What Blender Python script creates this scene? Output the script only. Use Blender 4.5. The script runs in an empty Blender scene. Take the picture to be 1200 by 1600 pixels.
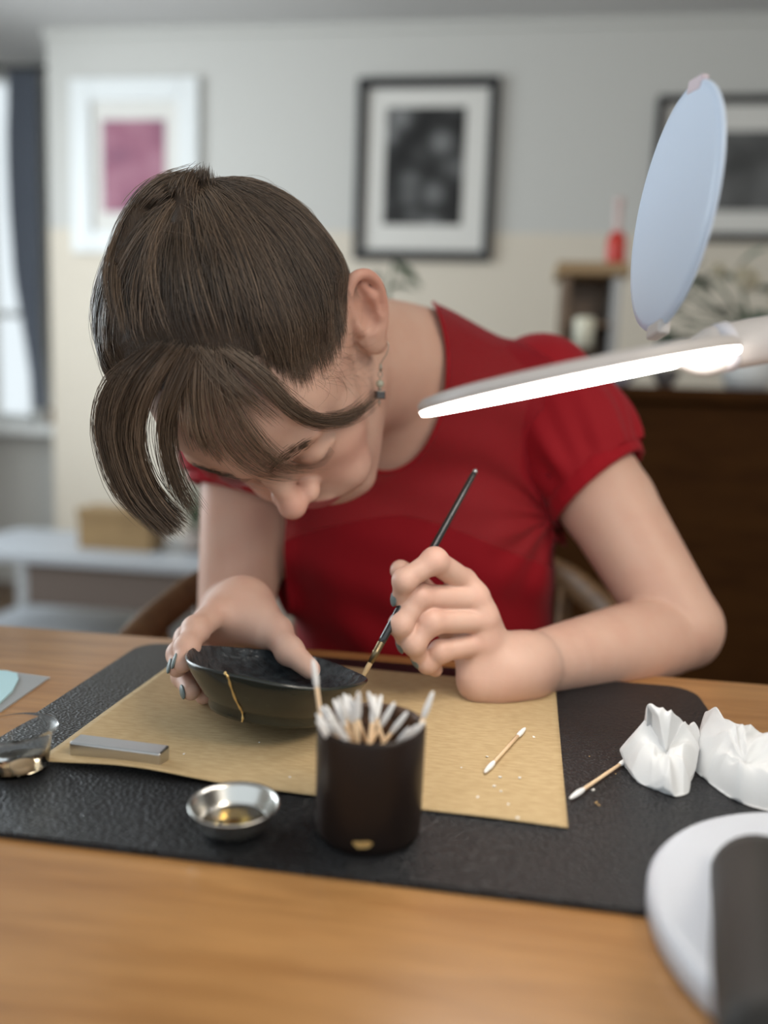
import bpy, bmesh, math, random, time
from concurrent.futures import ThreadPoolExecutor
import numpy as np
from mathutils import Vector, Matrix
random.seed(7); rng = np.random.default_rng(7)
S = bpy.context.scene
COL = S.collection

# ------------------------------------------------------------------ camera
CAM_H, CAM_F = 0.2156, 1256.5           # height above the table top (m), focal length in px of a 1200x1600 frame
CAM_R = np.array([0.99045481, 0.13289487, 0.03658162])
CAM_U = np.array([-0.05424771, 0.13184848, 0.9897844])
CAM_FW = np.array([-0.12671404, 0.9823212, -0.1377992])
cam = bpy.data.cameras.new('camera'); camo = bpy.data.objects.new('camera', cam); COL.objects.link(camo)
m = Matrix((CAM_R, CAM_U, -CAM_FW)).transposed().to_4x4(); m.translation = (0, 0, CAM_H)
camo.matrix_world = m
cam.sensor_fit = 'VERTICAL'; cam.sensor_height = 36; cam.lens = 36 * CAM_F / 1600
cam.clip_start = 0.02
cam.dof.use_dof = True; cam.dof.focus_distance = 0.51; cam.dof.aperture_fstop = 2.3
S.camera = camo

# ------------------------------------------------------------------ light
S.view_settings.view_transform = 'Standard'; S.view_settings.look = 'None'
S.view_settings.gamma = 1; S.view_settings.use_curve_mapping = False
S.view_settings.exposure = 0.43
S.cycles.max_bounces = 7; S.cycles.diffuse_bounces = 3; S.cycles.glossy_bounces = 3; S.cycles.transparent_max_bounces = 6
wd = bpy.data.worlds.new('daylight'); S.world = wd; wd.use_nodes = True
bg = wd.node_tree.nodes['Background']; bg.inputs[0].default_value = (0.86, 0.95, 1.0, 1); bg.inputs[1].default_value = 0.82

def area(name, loc, target, size, power, color, size_y=None):
    l = bpy.data.lights.new(name, 'AREA'); l.energy = power; l.color = color; l.size = size
    if size_y: l.shape = 'RECTANGLE'; l.size_y = size_y
    o = bpy.data.objects.new(name, l); COL.objects.link(o); o.location = loc
    o.rotation_euler = (Vector(target) - Vector(loc)).to_track_quat('-Z', 'Y').to_euler()
    return o
# daylight through the tall window in the left wall (the light sits in that window's opening)
area('window_daylight', (-2.47, 1.75, 0.735), (0, 1.75, 0.735), 1.7, 50, (0.86, 0.95, 1.0), 1.57)
# unseen warm area light high behind the camera's right shoulder, for the face side
area('unseen_warm_light', (1.1, -0.3, 1.45), (0.0, 0.7, 0.1), 0.6, 11, (1.0, 0.86, 0.68))

# ------------------------------------------------------------------ helpers
def W(px, py, d):                        # point seen at pixel (px, py) at camera depth d
    return np.array([0, 0, CAM_H]) + d * (CAM_FW + (px - 600) / CAM_F * CAM_R + (800 - py) / CAM_F * CAM_U)
def T(px, py, z=0.0):                    # point of the horizontal plane at height z
    v = CAM_FW + (px - 600) / CAM_F * CAM_R + (800 - py) / CAM_F * CAM_U
    return np.array([0, 0, CAM_H]) + (z - CAM_H) / v[2] * v
def AY(px, py, Y):                       # point of the vertical plane y = Y
    v = CAM_FW + (px - 600) / CAM_F * CAM_R + (800 - py) / CAM_F * CAM_U
    return np.array([0, 0, CAM_H]) + Y / v[1] * v
def nrm(v): v = np.asarray(v, float); return v / np.linalg.norm(v)

def tag(o, label=None, cat=None, group=None, kind=None):
    if label: o['label'] = label
    if cat: o['category'] = cat
    if group: o['group'] = group
    if kind: o['kind'] = kind
    return o
def link(name, me, mat=None, parent=None, smooth=False):
    o = bpy.data.objects.new(name, me); COL.objects.link(o)
    if mat is not None and len(me.materials) == 0: me.materials.append(mat)
    if parent is not None: o.parent = parent
    if smooth: me.shade_smooth()
    return o
def thing(name, label, cat, loc=(0, 0, 0), group=None, rot=(0, 0, 0)):
    o = bpy.data.objects.new(name, None); COL.objects.link(o); o.location = loc; o.rotation_euler = rot
    o.empty_display_size = 0.02
    return tag(o, label, cat, group)
def mesh_np(name, V, F):                 # V (n,3), F (m,3) or (m,4)
    V = np.ascontiguousarray(V, np.float32); F = np.ascontiguousarray(F, np.int32)
    me = bpy.data.meshes.new(name); k = F.shape[1]
    me.vertices.add(len(V)); me.vertices.foreach_set('co', V.ravel())
    me.loops.add(F.size); me.loops.foreach_set('vertex_index', F.ravel())
    me.polygons.add(len(F)); me.polygons.foreach_set('loop_start', np.arange(0, F.size, k, dtype=np.int32))
    me.update(calc_edges=True); me.validate()
    return me
def set_col(me, C):
    a = me.color_attributes.new('Col', 'FLOAT_COLOR', 'POINT')
    c = np.ones((len(me.vertices), 4), np.float32); c[:, :3] = C; a.data.foreach_set('color', c.ravel())
def bm_mesh(name, bm):
    me = bpy.data.meshes.new(name); bm.normal_update(); bm.to_mesh(me); bm.free(); return me
def box(name, lo, hi, mat, parent=None, bevel=0.0, seg=2):
    bm = bmesh.new(); bmesh.ops.create_cube(bm, size=1)
    lo = Vector(lo); hi = Vector(hi)
    for v in bm.verts: v.co = Vector([lo[i] + (v.co[i] + .5) * (hi[i] - lo[i]) for i in range(3)])
    if bevel > 0: bmesh.ops.bevel(bm, geom=bm.edges[:], offset=bevel, segments=seg, affect='EDGES', profile=.5)
    return link(name, bm_mesh(name, bm), mat, parent, smooth=False)
def lathe(name, prof, mat, parent=None, n=64, close=False, wob=None):
    prof = np.array(prof, float); k = len(prof); a = np.arange(n) / n * 2 * math.pi
    V = np.zeros((n, k, 3)); V[:, :, 0] = np.cos(a)[:, None] * prof[:, 0]; V[:, :, 1] = np.sin(a)[:, None] * prof[:, 0]; V[:, :, 2] = prof[:, 1]
    if wob is not None: V = wob(V, a)
    i = np.arange(n)[:, None]; j = np.arange(k - 1)[None, :]; i2 = (i + 1) % n
    F = np.stack([i * k + j, i2 * k + j, i2 * k + j + 1, i * k + j + 1], -1).reshape(-1, 4)
    if close:
        j = np.array([[k - 1]]); F = np.r_[F, np.stack([i * k + j, i2 * k + j, i2 * k, i * k], -1).reshape(-1, 4)]
    me = mesh_np(name, V.reshape(-1, 3), F)
    o = link(name, me, mat, parent, smooth=True)
    bm = bmesh.new(); bm.from_mesh(me); bmesh.ops.remove_doubles(bm, verts=bm.verts[:], dist=1e-6); bm.to_mesh(me); bm.free()
    return o
def spline(pts, n, closed=False):        # Catmull-Rom through the points, any dimension
    P = np.array(pts, float)
    Q = np.vstack([P[-1], P, P[0], P[1]]) if closed else np.vstack([2 * P[0] - P[1], P, 2 * P[-1] - P[-2]])
    m_ = len(P) if closed else len(P) - 1
    t = np.linspace(0, m_, n, endpoint=not closed); i = np.minimum(t.astype(int), m_ - 1); f = (t - i)[:, None]
    a, b, c, d = Q[i], Q[i + 1], Q[i + 2], Q[i + 3]
    return .5 * (2 * b + (c - a) * f + (2 * a - 5 * b + 4 * c - d) * f ** 2 + (3 * b - a - 3 * c + d) * f ** 3)
def tube_data(pts, rad, n=10, squash=None, up=(0, 0, 1), cap=True):
    P = np.array(pts, float); k = len(P); R = np.broadcast_to(np.asarray(rad, float), (k,))
    t = np.gradient(P, axis=0); t /= np.linalg.norm(t, axis=1)[:, None] + 1e-12
    u = np.cross(t, np.array(up, float)); bad = np.linalg.norm(u, axis=1) < .05
    if bad.any(): u[bad] = np.cross(t[bad], [0.3, 1, .1])
    u /= np.linalg.norm(u, axis=1)[:, None]; v = np.cross(t, u)
    a = np.arange(n) / n * 2 * math.pi; sq = squash or 1
    V = P[:, None] + (np.cos(a)[None, :, None] * u[:, None] + sq * np.sin(a)[None, :, None] * v[:, None]) * R[:, None, None]
    V = V.reshape(-1, 3); i = np.arange(k - 1)[:, None]; j = np.arange(n)[None, :]; j2 = (j + 1) % n
    F = np.stack([i * n + j, i * n + j2, (i + 1) * n + j2, (i + 1) * n + j], -1).reshape(-1, 4)
    if cap:
        V = np.vstack([V, P[0], P[-1]]); c0 = k * n; jj = np.arange(n); j3 = (jj + 1) % n
        F = np.r_[F, np.stack([np.full(n, c0), np.full(n, c0), j3, jj], -1), np.stack([np.full(n, c0 + 1), np.full(n, c0 + 1), (k - 1) * n + jj, (k - 1) * n + j3], -1)]
    return V, F
def tube(name, pts, rad, mat, parent=None, n=10, squash=None, up=(0, 0, 1)):
    V, F = tube_data(pts, rad, n, squash, up)
    me = bpy.data.meshes.new(name)
    me.from_pydata([tuple(v) for v in V], [], [tuple(dict.fromkeys(int(q) for q in f)) for f in F]); me.update()
    return link(name, me, mat, parent, smooth=True)
def slab(name, poly, z0, z1, mat, parent=None, bevel=0.0):   # horizontal polygon given thickness
    bm = bmesh.new(); b = [bm.verts.new((p[0], p[1], z0)) for p in poly]; t = [bm.verts.new((p[0], p[1], z1)) for p in poly]
    bm.faces.new(t); bm.faces.new(b[::-1]); n = len(poly)
    for i in range(n): bm.faces.new((b[i], b[(i + 1) % n], t[(i + 1) % n], t[i]))
    bmesh.ops.recalc_face_normals(bm, faces=bm.faces[:])
    if bevel: bmesh.ops.bevel(bm, geom=[e for e in bm.edges if abs(e.verts[0].co.z - e.verts[1].co.z) < 1e-6], offset=bevel, segments=2, affect='EDGES')
    return link(name, bm_mesh(name, bm), mat, parent)
def round_rect(x0, y0, x1, y1, r, n=6):
    out = []
    for cx, cy, a0 in ((x1 - r, y1 - r, 0), (x0 + r, y1 - r, 90), (x0 + r, y0 + r, 180), (x1 - r, y0 + r, 270)):
        for k in range(n + 1): a = math.radians(a0 + 90 * k / n); out.append((cx + r * math.cos(a), cy + r * math.sin(a)))
    return out
def copy_tree(o, parent=None):
    c = o.copy(); COL.objects.link(c); c.parent = parent
    for ch in o.children: copy_tree(ch, c)
    return c

# ------------------------------------------------------------------ materials
def mat(name, col, rough=.5, metal=0, spec=.5, bump=None, var=None, attr=False, trans=0, alpha=1, sss=0, sssr=(1, .35, .2), sssc=.006, emit=None, sheen=0, coat=0, ior=1.45):
    """bump = (scale, strength, distance[, kind]); var = (scale, colour2, stretch[, detail])"""
    M = bpy.data.materials.new(name); M.use_nodes = True; nt = M.node_tree; N = nt.nodes; L = nt.links
    b = N['Principled BSDF']; b.inputs['Base Color'].default_value = (*col, 1)
    b.inputs['Roughness'].default_value = rough; b.inputs['Metallic'].default_value = metal
    b.inputs['Specular IOR Level'].default_value = spec; b.inputs['IOR'].default_value = ior
    b.inputs['Transmission Weight'].default_value = trans; b.inputs['Alpha'].default_value = alpha
    b.inputs['Coat Weight'].default_value = coat; b.inputs['Coat Roughness'].default_value = .1
    if sheen: b.inputs['Sheen Weight'].default_value = sheen
    if sss:
        b.inputs['Subsurface Weight'].default_value = sss; b.inputs['Subsurface Radius'].default_value = sssr; b.inputs['Subsurface Scale'].default_value = sssc
    if emit: b.inputs['Emission Color'].default_value = (*emit[0], 1); b.inputs['Emission Strength'].default_value = emit[1]
    tc = N.new('ShaderNodeTexCoord')
    def mapped(st):
        mp = N.new('ShaderNodeMapping'); mp.inputs['Scale'].default_value = st; L.new(tc.outputs['Object'], mp.inputs[0]); return mp.outputs[0]
    src = None
    if attr:
        a = N.new('ShaderNodeVertexColor'); a.layer_name = 'Col'; src = a.outputs[0]
    if var:
        sc, c2, st = var[:3]
        t = N.new('ShaderNodeTexNoise'); t.inputs['Scale'].default_value = sc; t.inputs['Detail'].default_value = var[3] if len(var) > 3 else 4
        L.new(mapped(st), t.inputs[0])
        r = N.new('ShaderNodeMapRange'); r.inputs[1].default_value = .35; r.inputs[2].default_value = .65; L.new(t.outputs[0], r.inputs[0])
        mx = N.new('ShaderNodeMix'); mx.data_type = 'RGBA'; L.new(r.outputs[0], mx.inputs[0])
        if src is not None:
            mx.blend_type = 'MULTIPLY'; L.new(src, mx.inputs[6]); mx.inputs[7].default_value = (*c2, 1)
        else:
            mx.inputs[6].default_value = (*col, 1); mx.inputs[7].default_value = (*c2, 1)
        src = mx.outputs[2]
    if src is not None: L.new(src, b.inputs['Base Color'])
    if bump:
        kind = bump[3] if len(bump) > 3 else 'noise'; st = bump[4] if len(bump) > 4 else (1, 1, 1)
        if kind == 'voronoi': t = N.new('ShaderNodeTexVoronoi'); t.inputs['Scale'].default_value = bump[0]
        else: t = N.new('ShaderNodeTexNoise'); t.inputs['Scale'].default_value = bump[0]; t.inputs['Detail'].default_value = 3
        L.new(mapped(st), t.inputs[0])
        bp = N.new('ShaderNodeBump'); bp.inputs['Strength'].default_value = bump[1]; bp.inputs['Distance'].default_value = bump[2]
        L.new(t.outputs[0], bp.inputs['Height']); L.new(bp.outputs[0], b.inputs['Normal'])
    M['src'] = 1
    return M
def wood(name, c1, c2, scale=1.0, rough=.35, axis=(1, 9, 9), coat=0.0):
    M = mat(name, c1, rough, coat=coat); nt = M.node_tree; N = nt.nodes; L = nt.links; b = N['Principled BSDF']
    tc = N.new('ShaderNodeTexCoord'); mp = N.new('ShaderNodeMapping'); mp.inputs['Scale'].default_value = tuple(scale * a for a in axis); L.new(tc.outputs['Object'], mp.inputs[0])
    n1 = N.new('ShaderNodeTexNoise'); n1.inputs['Scale'].default_value = 3; n1.inputs['Detail'].default_value = 7; n1.inputs['Distortion'].default_value = 1.2; L.new(mp.outputs[0], n1.inputs[0])
    cr = N.new('ShaderNodeValToRGB'); cr.color_ramp.elements[0].position = .32; cr.color_ramp.elements[0].color = (*c2, 1); cr.color_ramp.elements[1].position = .66; cr.color_ramp.elements[1].color = (*c1, 1)
    L.new(n1.outputs[0], cr.inputs[0])
    n2 = N.new('ShaderNodeTexNoise'); n2.inputs['Scale'].default_value = 14; n2.inputs['Detail'].default_value = 4; L.new(mp.outputs[0], n2.inputs[0])
    mx = N.new('ShaderNodeMix'); mx.data_type = 'RGBA'; mx.blend_type = 'MULTIPLY'; mx.inputs[0].default_value = .35
    L.new(cr.outputs[0], mx.inputs[6]); L.new(n2.outputs[0], mx.inputs[7]); L.new(mx.outputs[2], b.inputs['Base Color'])
    bp = N.new('ShaderNodeBump'); bp.inputs['Strength'].default_value = .12; bp.inputs['Distance'].default_value = .002; L.new(n1.outputs[0], bp.inputs['Height']); L.new(bp.outputs[0], b.inputs['Normal'])
    return M

# ------------------------------------------------------------------ the room
FLOOR, CEIL, BACK = -0.74, 1.66, 3.30
def structure(o): o['kind'] = 'structure'; return o
M_wall = mat('painted wall', (.60, .59, .56), .85, bump=(60, .08, .002))
M_dado = mat('beige lower wall', (.70, .63, .53), .85, bump=(60, .08, .002))
M_ceil = mat('ceiling paint', (.58, .57, .56), .9)
M_white = mat('white gloss paint', (.78, .79, .78), .4)
M_floor = wood('floor boards', (.22, .13, .07), (.12, .07, .035), 2.0, .4, (9, 1, 1))
structure(box('floor', (-2.45, -1.0, FLOOR - .05), (2.45, 3.75, FLOOR), M_floor))
structure(box('ceiling', (-2.45, -1.0, CEIL), (2.45, 3.75, CEIL + .05), M_ceil))
XC = -1.89                                # corner of the projecting back wall, left of it a window recess
structure(box('wall_back', (XC, BACK, .88), (2.4, BACK + .12, CEIL), M_wall))
structure(box('wall_back_lower', (XC, BACK - .004, FLOOR), (2.4, BACK + .12, .88), M_dado))
structure(box('trim_1', (XC - .01, BACK - .02, 1.625), (2.4, BACK, 1.66), M_wall, bevel=.008))
structure(box('wall_right', (2.4, -1.0, FLOOR), (2.45, 3.75, CEIL), M_wall))
# recessed wall with the window
WY = 3.60
a = AY(-160, 110, WY); b = AY(62, 655, WY)
wx0, wx1, wz0, wz1 = a[0], b[0] - .02, b[2] - .02, a[2]
structure(box('wall_recess_below', (-2.40, WY, FLOOR), (XC + .05, WY + .12, wz0), M_wall))
structure(box('wall_recess_above', (-2.40, WY, wz1), (XC + .05, WY + .12, CEIL), M_wall))
structure(box('wall_recess_side', (wx1, WY, wz0), (XC + .05, WY + .12, wz1), M_wall))
structure(box('wall_return', (XC + .001, BACK + .12, FLOOR), (XC + .06, WY, CEIL), M_wall))
M_glass = mat('window glass', (1, 1, 1), .02); nt_ = M_glass.node_tree
tr_ = nt_.nodes.new('ShaderNodeBsdfTransparent'); gl_ = nt_.nodes.new('ShaderNodeBsdfGlossy'); gl_.inputs['Roughness'].default_value = .03; mx_ = nt_.nodes.new('ShaderNodeMixShader'); mx_.inputs[0].default_value = .06
nt_.links.new(tr_.outputs[0], mx_.inputs[1]); nt_.links.new(gl_.outputs[0], mx_.inputs[2]); nt_.links.new(mx_.outputs[0], nt_.nodes['Material Output'].inputs['Surface'])
win = structure(thing('window_1', None, None))
tag(win, 'tall bright window with white frame behind the grey curtain', None, kind='structure')
for nm, lo, hi in (('frame_side', (wx1 - .04, WY + .02, wz0), (wx1, WY + .09, wz1)), ('frame_side', (wx0, WY + .02, wz0), (wx0 + .04, WY + .09, wz1)),
                   ('frame_rail', (wx0, WY + .02, wz1 - .04), (wx1, WY + .09, wz1)), ('frame_rail', (wx0, WY + .02, wz0), (wx1, WY + .09, wz0 + .04)),
                   ('glazing_bar', (wx0, WY + .04, (wz0 + wz1) / 2 - .3), (wx1, WY + .07, (wz0 + wz1) / 2 - .27))):
    box(nm, lo, hi, M_white, win, .006)
box('pane', (wx0 + .04, WY + .05, wz0 + .04), (wx1 - .04, WY + .056, wz1 - .04), M_glass, win)
structure(box('trim_2', (-2.40, WY - .14, wz0 - .05), (XC + .0, WY + .02, wz0), M_white, bevel=.008))
# left wall with a tall window opening (its daylight comes in beside the table)
LX = -2.40
structure(box('wall_left', (LX - .05, -1.0, FLOOR), (LX, .90, CEIL), M_wall))
structure(box('wall_left_far', (LX - .05, 2.60, FLOOR), (LX, WY + .12, CEIL), M_wall))
structure(box('wall_left_below', (LX - .05, .90, FLOOR), (LX, 2.60, -.05), M_wall))
structure(box('wall_left_above', (LX - .05, .90, 1.52), (LX, 2.60, CEIL), M_wall))
win2 = thing('window_2', None, None); tag(win2, 'wide white framed window in the left wall', None, kind='structure')
for nm, lo, hi in (('frame_side', (LX - .045, .90, -.05), (LX - .005, .95, 1.52)), ('frame_side', (LX - .045, 2.55, -.05), (LX - .005, 2.60, 1.52)), ('frame_rail', (LX - .045, .95, 1.47), (LX - .005, 2.55, 1.52)),
                   ('frame_rail', (LX - .045, .95, -.05), (LX - .005, 2.55, 0.0)), ('glazing_bar', (LX - .04, 1.735, 0.0), (LX - .01, 1.765, 1.47))):
    box(nm, lo, hi, M_white, win2, .005)
for y0, y1 in ((.95, 1.735), (1.765, 2.55)): box('pane', (LX - .028, y0, 0.0), (LX - .022, y1, 1.47), M_glass, win2)

# ------------------------------------------------------------------ signed-distance modelling of the figure
def smin(a, b, k):
    if k <= 0: return np.minimum(a, b)
    h = np.maximum(k - np.abs(a - b), 0) / k
    return np.minimum(a, b) - h * h * k * .25
class Op:
    __slots__ = ('f', 'c', 'r', 'k', 'mode', 'sub')
    def __init__(s, f, c, r, k, mode='+', sub=None): s.f, s.c, s.r, s.k, s.mode, s.sub = f, np.asarray(c, float), r, k, mode, sub
def cap(a, b, ra, rb, k=.01, mode='+'):
    a = np.asarray(a, float); b = np.asarray(b, float); ab = b - a; L2 = float(max(ab @ ab, 1e-12)); a4, ab4 = a.astype(np.float32), ab.astype(np.float32)
    def f(P):
        q = P - a4; t = np.clip((q @ ab4) / np.float32(L2), 0, 1)
        q = q - t[:, None] * ab4
        return np.sqrt(np.einsum('ij,ij->i', q, q)) - (np.float32(ra) + np.float32(rb - ra) * t)
    return Op(f, (a + b) / 2, np.sqrt(L2) / 2 + max(ra, rb), k, mode)
def ell(c, r, k=.01, R=None, mode='+'):
    c = np.asarray(c, float); r = np.asarray(r, float); c4, i1 = c.astype(np.float32), (1 / r).astype(np.float32); R4 = None if R is None else np.asarray(R, np.float32)
    def f(P):
        q = P - c4
        if R4 is not None: q = q @ R4
        q = q * i1; k0 = np.sqrt(np.einsum('ij,ij->i', q, q)) + np.float32(1e-9); q = q * i1; k1 = np.sqrt(np.einsum('ij,ij->i', q, q)) + np.float32(1e-9)
        return k0 * (k0 - 1) / k1
    return Op(f, c, r.max(), k, mode)
def chain(pts, rad, k=.01):
    return [cap(pts[i], pts[i + 1], rad[i], rad[i + 1], k) for i in range(len(pts) - 1)]
def group(ops, k):                       # evaluate a list on its own, then join it with blend k
    c = np.mean([o.c for o in ops], 0); r = max(np.linalg.norm(o.c - c) + o.r for o in ops)
    return Op(lambda P: evalops(ops, P), c, r, k, '+', ops)
def cull(ops, c, rad):                   # only the shapes that can matter inside a sphere
    out = []
    for o in ops:
        if np.linalg.norm(o.c - c) - o.r - rad > o.k + .005: continue
        if o.sub is not None:
            s_ = cull(o.sub, c, rad)
            if not s_: continue
            out.append(Op((lambda q: lambda P: evalops(q, P))(s_), o.c, o.r, o.k, o.mode))
        else: out.append(o)
    return out
def evalops(ops, P):
    d = np.full(len(P), 1.0, P.dtype)
    for o in ops:
        v = o.f(P)
        if o.mode == '+': d = smin(d, v, o.k)
        else: d = -smin(-d, v, o.k)
    return d
def volume(ops, lo, hi, h, post=None, B=20):
    lo = np.asarray(lo, float); n = np.ceil((np.asarray(hi) - lo) / h).astype(int) + 1
    vol = np.full(n, 1.0, np.float32)
    def one(ijk):
                i, j, k = ijk
                e = np.minimum([i + B, j + B, k + B], n); s = e - [i, j, k]
                c = lo + (np.array([i, j, k]) + (s - 1) / 2) * h; rad = np.linalg.norm(s) * h / 2
                near = cull(ops, c, rad)
                if not any(o.mode == '+' for o in near): return
                v0 = evalops(near, c[None])[0]
                if abs(v0) > rad * 1.4 + .008: 
                    vol[i:e[0], j:e[1], k:e[2]] = v0; return
                g = np.stack(np.meshgrid(*[lo[q] + (np.arange(s[q]) + (i, j, k)[q]) * h for q in range(3)], indexing='ij'), -1).reshape(-1, 3).astype(np.float32)
                v = evalops(near, g)
                if post: v = post(g, v)
                vol[i:e[0], j:e[1], k:e[2]] = v.reshape(s)
    with ThreadPoolExecutor(4) as ex:
        list(ex.map(one, [(i, j, k) for i in range(0, n[0], B) for j in range(0, n[1], B) for k in range(0, n[2], B)]))
    return vol, lo, h
def surface_nets(vol, lo, h):
    s = vol < 0; n = np.array(vol.shape)
    cnt = np.zeros(n - 1, np.uint8)
    for dx in (0, 1):
        for dy in (0, 1):
            for dz in (0, 1): cnt += s[dx:n[0] - 1 + dx, dy:n[1] - 1 + dy, dz:n[2] - 1 + dz]
    act = np.argwhere((cnt > 0) & (cnt < 8))
    idx = np.full(n - 1, -1, np.int32); idx[act[:, 0], act[:, 1], act[:, 2]] = np.arange(len(act))
    cor = np.array([(x, y, z) for x in (0, 1) for y in (0, 1) for z in (0, 1)])
    cv = np.stack([vol[act[:, 0] + c[0], act[:, 1] + c[1], act[:, 2] + c[2]] for c in cor], 1).astype(np.float64)
    acc = np.zeros((len(act), 3)); num = np.zeros(len(act))
    for a in range(8):
        for b in range(a + 1, 8):
            if np.abs(cor[a] - cor[b]).sum() != 1: continue
            va, vb = cv[:, a], cv[:, b]; x = (va < 0) != (vb < 0)
            t = np.where(x, va / np.where(x, va - vb, 1), 0)
            acc += np.where(x[:, None], cor[a] + t[:, None] * (cor[b] - cor[a]), 0); num += x
    V = lo + (act + acc / num[:, None]) * h
    F = []
    for ax in range(3):
        o = [q for q in range(3) if q != ax]
        sl0 = [slice(None)] * 3; sl1 = [slice(None)] * 3; sl0[ax] = slice(0, n[ax] - 1); sl1[ax] = slice(1, n[ax])
        e = np.argwhere(s[tuple(sl0)] != s[tuple(sl1)])
        ok = (e[:, o[0]] > 0) & (e[:, o[1]] > 0) & (e[:, o[0]] < n[o[0]] - 1) & (e[:, o[1]] < n[o[1]] - 1); e = e[ok]
        q = []
        for da, db in ((0, 0), (1, 0), (1, 1), (0, 1)):
            c = e.copy(); c[:, o[0]] -= da; c[:, o[1]] -= db; q.append(idx[c[:, 0], c[:, 1], c[:, 2]])
        f = np.stack(q, 1); fl = s[e[:, 0], e[:, 1], e[:, 2]]
        if ax == 1: fl = ~fl
        f[~fl] = f[~fl][:, ::-1]; F.append(f)
    F = np.concatenate(F); F = F[(F >= 0).all(1)]
    return V, F
def clip_tris(V, F, g):                  # keep the part of a mesh where g >= 0, cut cleanly along g = 0
    if F.shape[1] == 4: F = np.r_[F[:, [0, 1, 2]], F[:, [0, 2, 3]]]
    inn = g[F] >= 0; c = inn.sum(1); keep = F[c == 3]; V = list(map(tuple, V)); out = []; cache = {}
    def cut(a, b):
        kk = (min(a, b), max(a, b))
        if kk not in cache:
            t = g[a] / (g[a] - g[b]); cache[kk] = len(V); V.append(tuple(np.array(V[a]) + t * (np.array(V[b]) - np.array(V[a]))))
        return cache[kk]
    for f, i in zip(F[(c == 1) | (c == 2)], inn[(c == 1) | (c == 2)]):
        if i.sum() == 1:
            r = int(np.argmax(i)); a, b, d = f[r], f[(r + 1) % 3], f[(r + 2) % 3]; out.append((a, cut(a, b), cut(a, d)))
        else:
            r = int(np.argmin(i)); a, b, d = f[r], f[(r + 1) % 3], f[(r + 2) % 3]; p_, q_ = cut(a, b), cut(a, d); out += [(p_, b, d), (p_, d, q_)]
    F2 = np.r_[keep, np.array(out, int).reshape(-1, 3)]; V = np.array(V)
    u, inv = np.unique(F2, return_inverse=True)
    return V[u], inv.reshape(F2.shape)
def submesh(V, F, keep):
    F = F[keep]; u, inv = np.unique(F, return_inverse=True); return V[u], inv.reshape(F.shape)

# ---- pose
HR = np.array([[-.9399, .1308, -.3155], [.2459, -.3819, -.8909], [-.237, -.9149, .3268]])   # columns: her right, forward, up
HT = np.array([-.1590, .5945, .2430])
def H(x, y, z): return HT + HR @ (np.array([x, y, z]) / 1000)        # head coordinates in mm
def toH(P): return (P - HT) @ HR * 1000
def hell(c, r, k=.008, mode='+'): return ell(H(*c), np.array(r) / 1000, k, HR, mode)
def hcap(a, b, ra, rb, k=.006, mode='+'): return cap(H(*a), H(*b), ra / 1000, rb / 1000, k, mode)
SL, EL, WL = W(850, 622, .80), W(1062, 976, .715), W(795, 1047, .59)           # her left shoulder, elbow, wrist
SR, ER, WR = W(388, 625, .80), W(368, 968, .775), W(376, 950, .61)             # her right
NB = W(640, 568, .775); CH = W(642, 790, .845); WA = W(662, 985, .83); PE = WA + np.array([.0, .10, -.20])

head = [hell((0, 0, 48), (71, 92, 80)), hell((0, 44, 48), (58, 53, 56), .02), hell((0, 42, -12), (53, 50, 70), .02),
        hell((0, 46, -60), (41, 43, 38), .02), hell((0, 78, -83), (17, 14, 14), .016)]
for s in (-1, 1):
    head += [hell((s * 38, 60, -12), (20, 22, 20), .02), hcap((s * 46, 12, -52), (s * 22, 72, -84), 12, 11, .02),
             hell((s * 30, 78, -42), (18, 17, 18), .02)]
head += [hcap((-46, 79, 38), (-8, 92, 36), 6, 7, .012), hcap((46, 79, 38), (8, 92, 36), 6, 7, .012)]
for s in (-1, 1):
    head += [hell((s * 31, 97, 12), (18, 13, 11), .012, '-'), hell((s * 31, 77.5, 12), (15, 13.5, 13), .004),
             hcap((s * 17, 86, 5), (s * 46, 77, 12), 3.2, 3, .006)]            # lid fold under the closed eye
head += [hcap((0, 88, 24), (0, 107, -12), 6.2, 8.6, .012), hell((0, 110.5, -15), (10.5, 10, 9.5), .006)]
for s in (-1, 1): head += [hell((s * 12.5, 98.5, -19), (7, 10, 7.5), .005), hell((s * 6.5, 101, -30), (3.4, 5, 3.4), .002, mode='-')]
head += [hell((0, 92, -46), (24, 9, 13), .012), hell((0, 98.5, -42.5), (19, 5.5, 4.6), .004), hell((0, 97, -51.5), (16, 6.5, 5.6), .004),
         hcap((-24, 90, -46.5), (0, 103.5, -47), .8, 1.1, .002, '-'), hcap((24, 90, -46.5), (0, 103.5, -47), .8, 1.1, .002, '-'), hcap((0, 107, -28), (0, 104, -38), 2.2, 2.6, .004, '-')]
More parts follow.
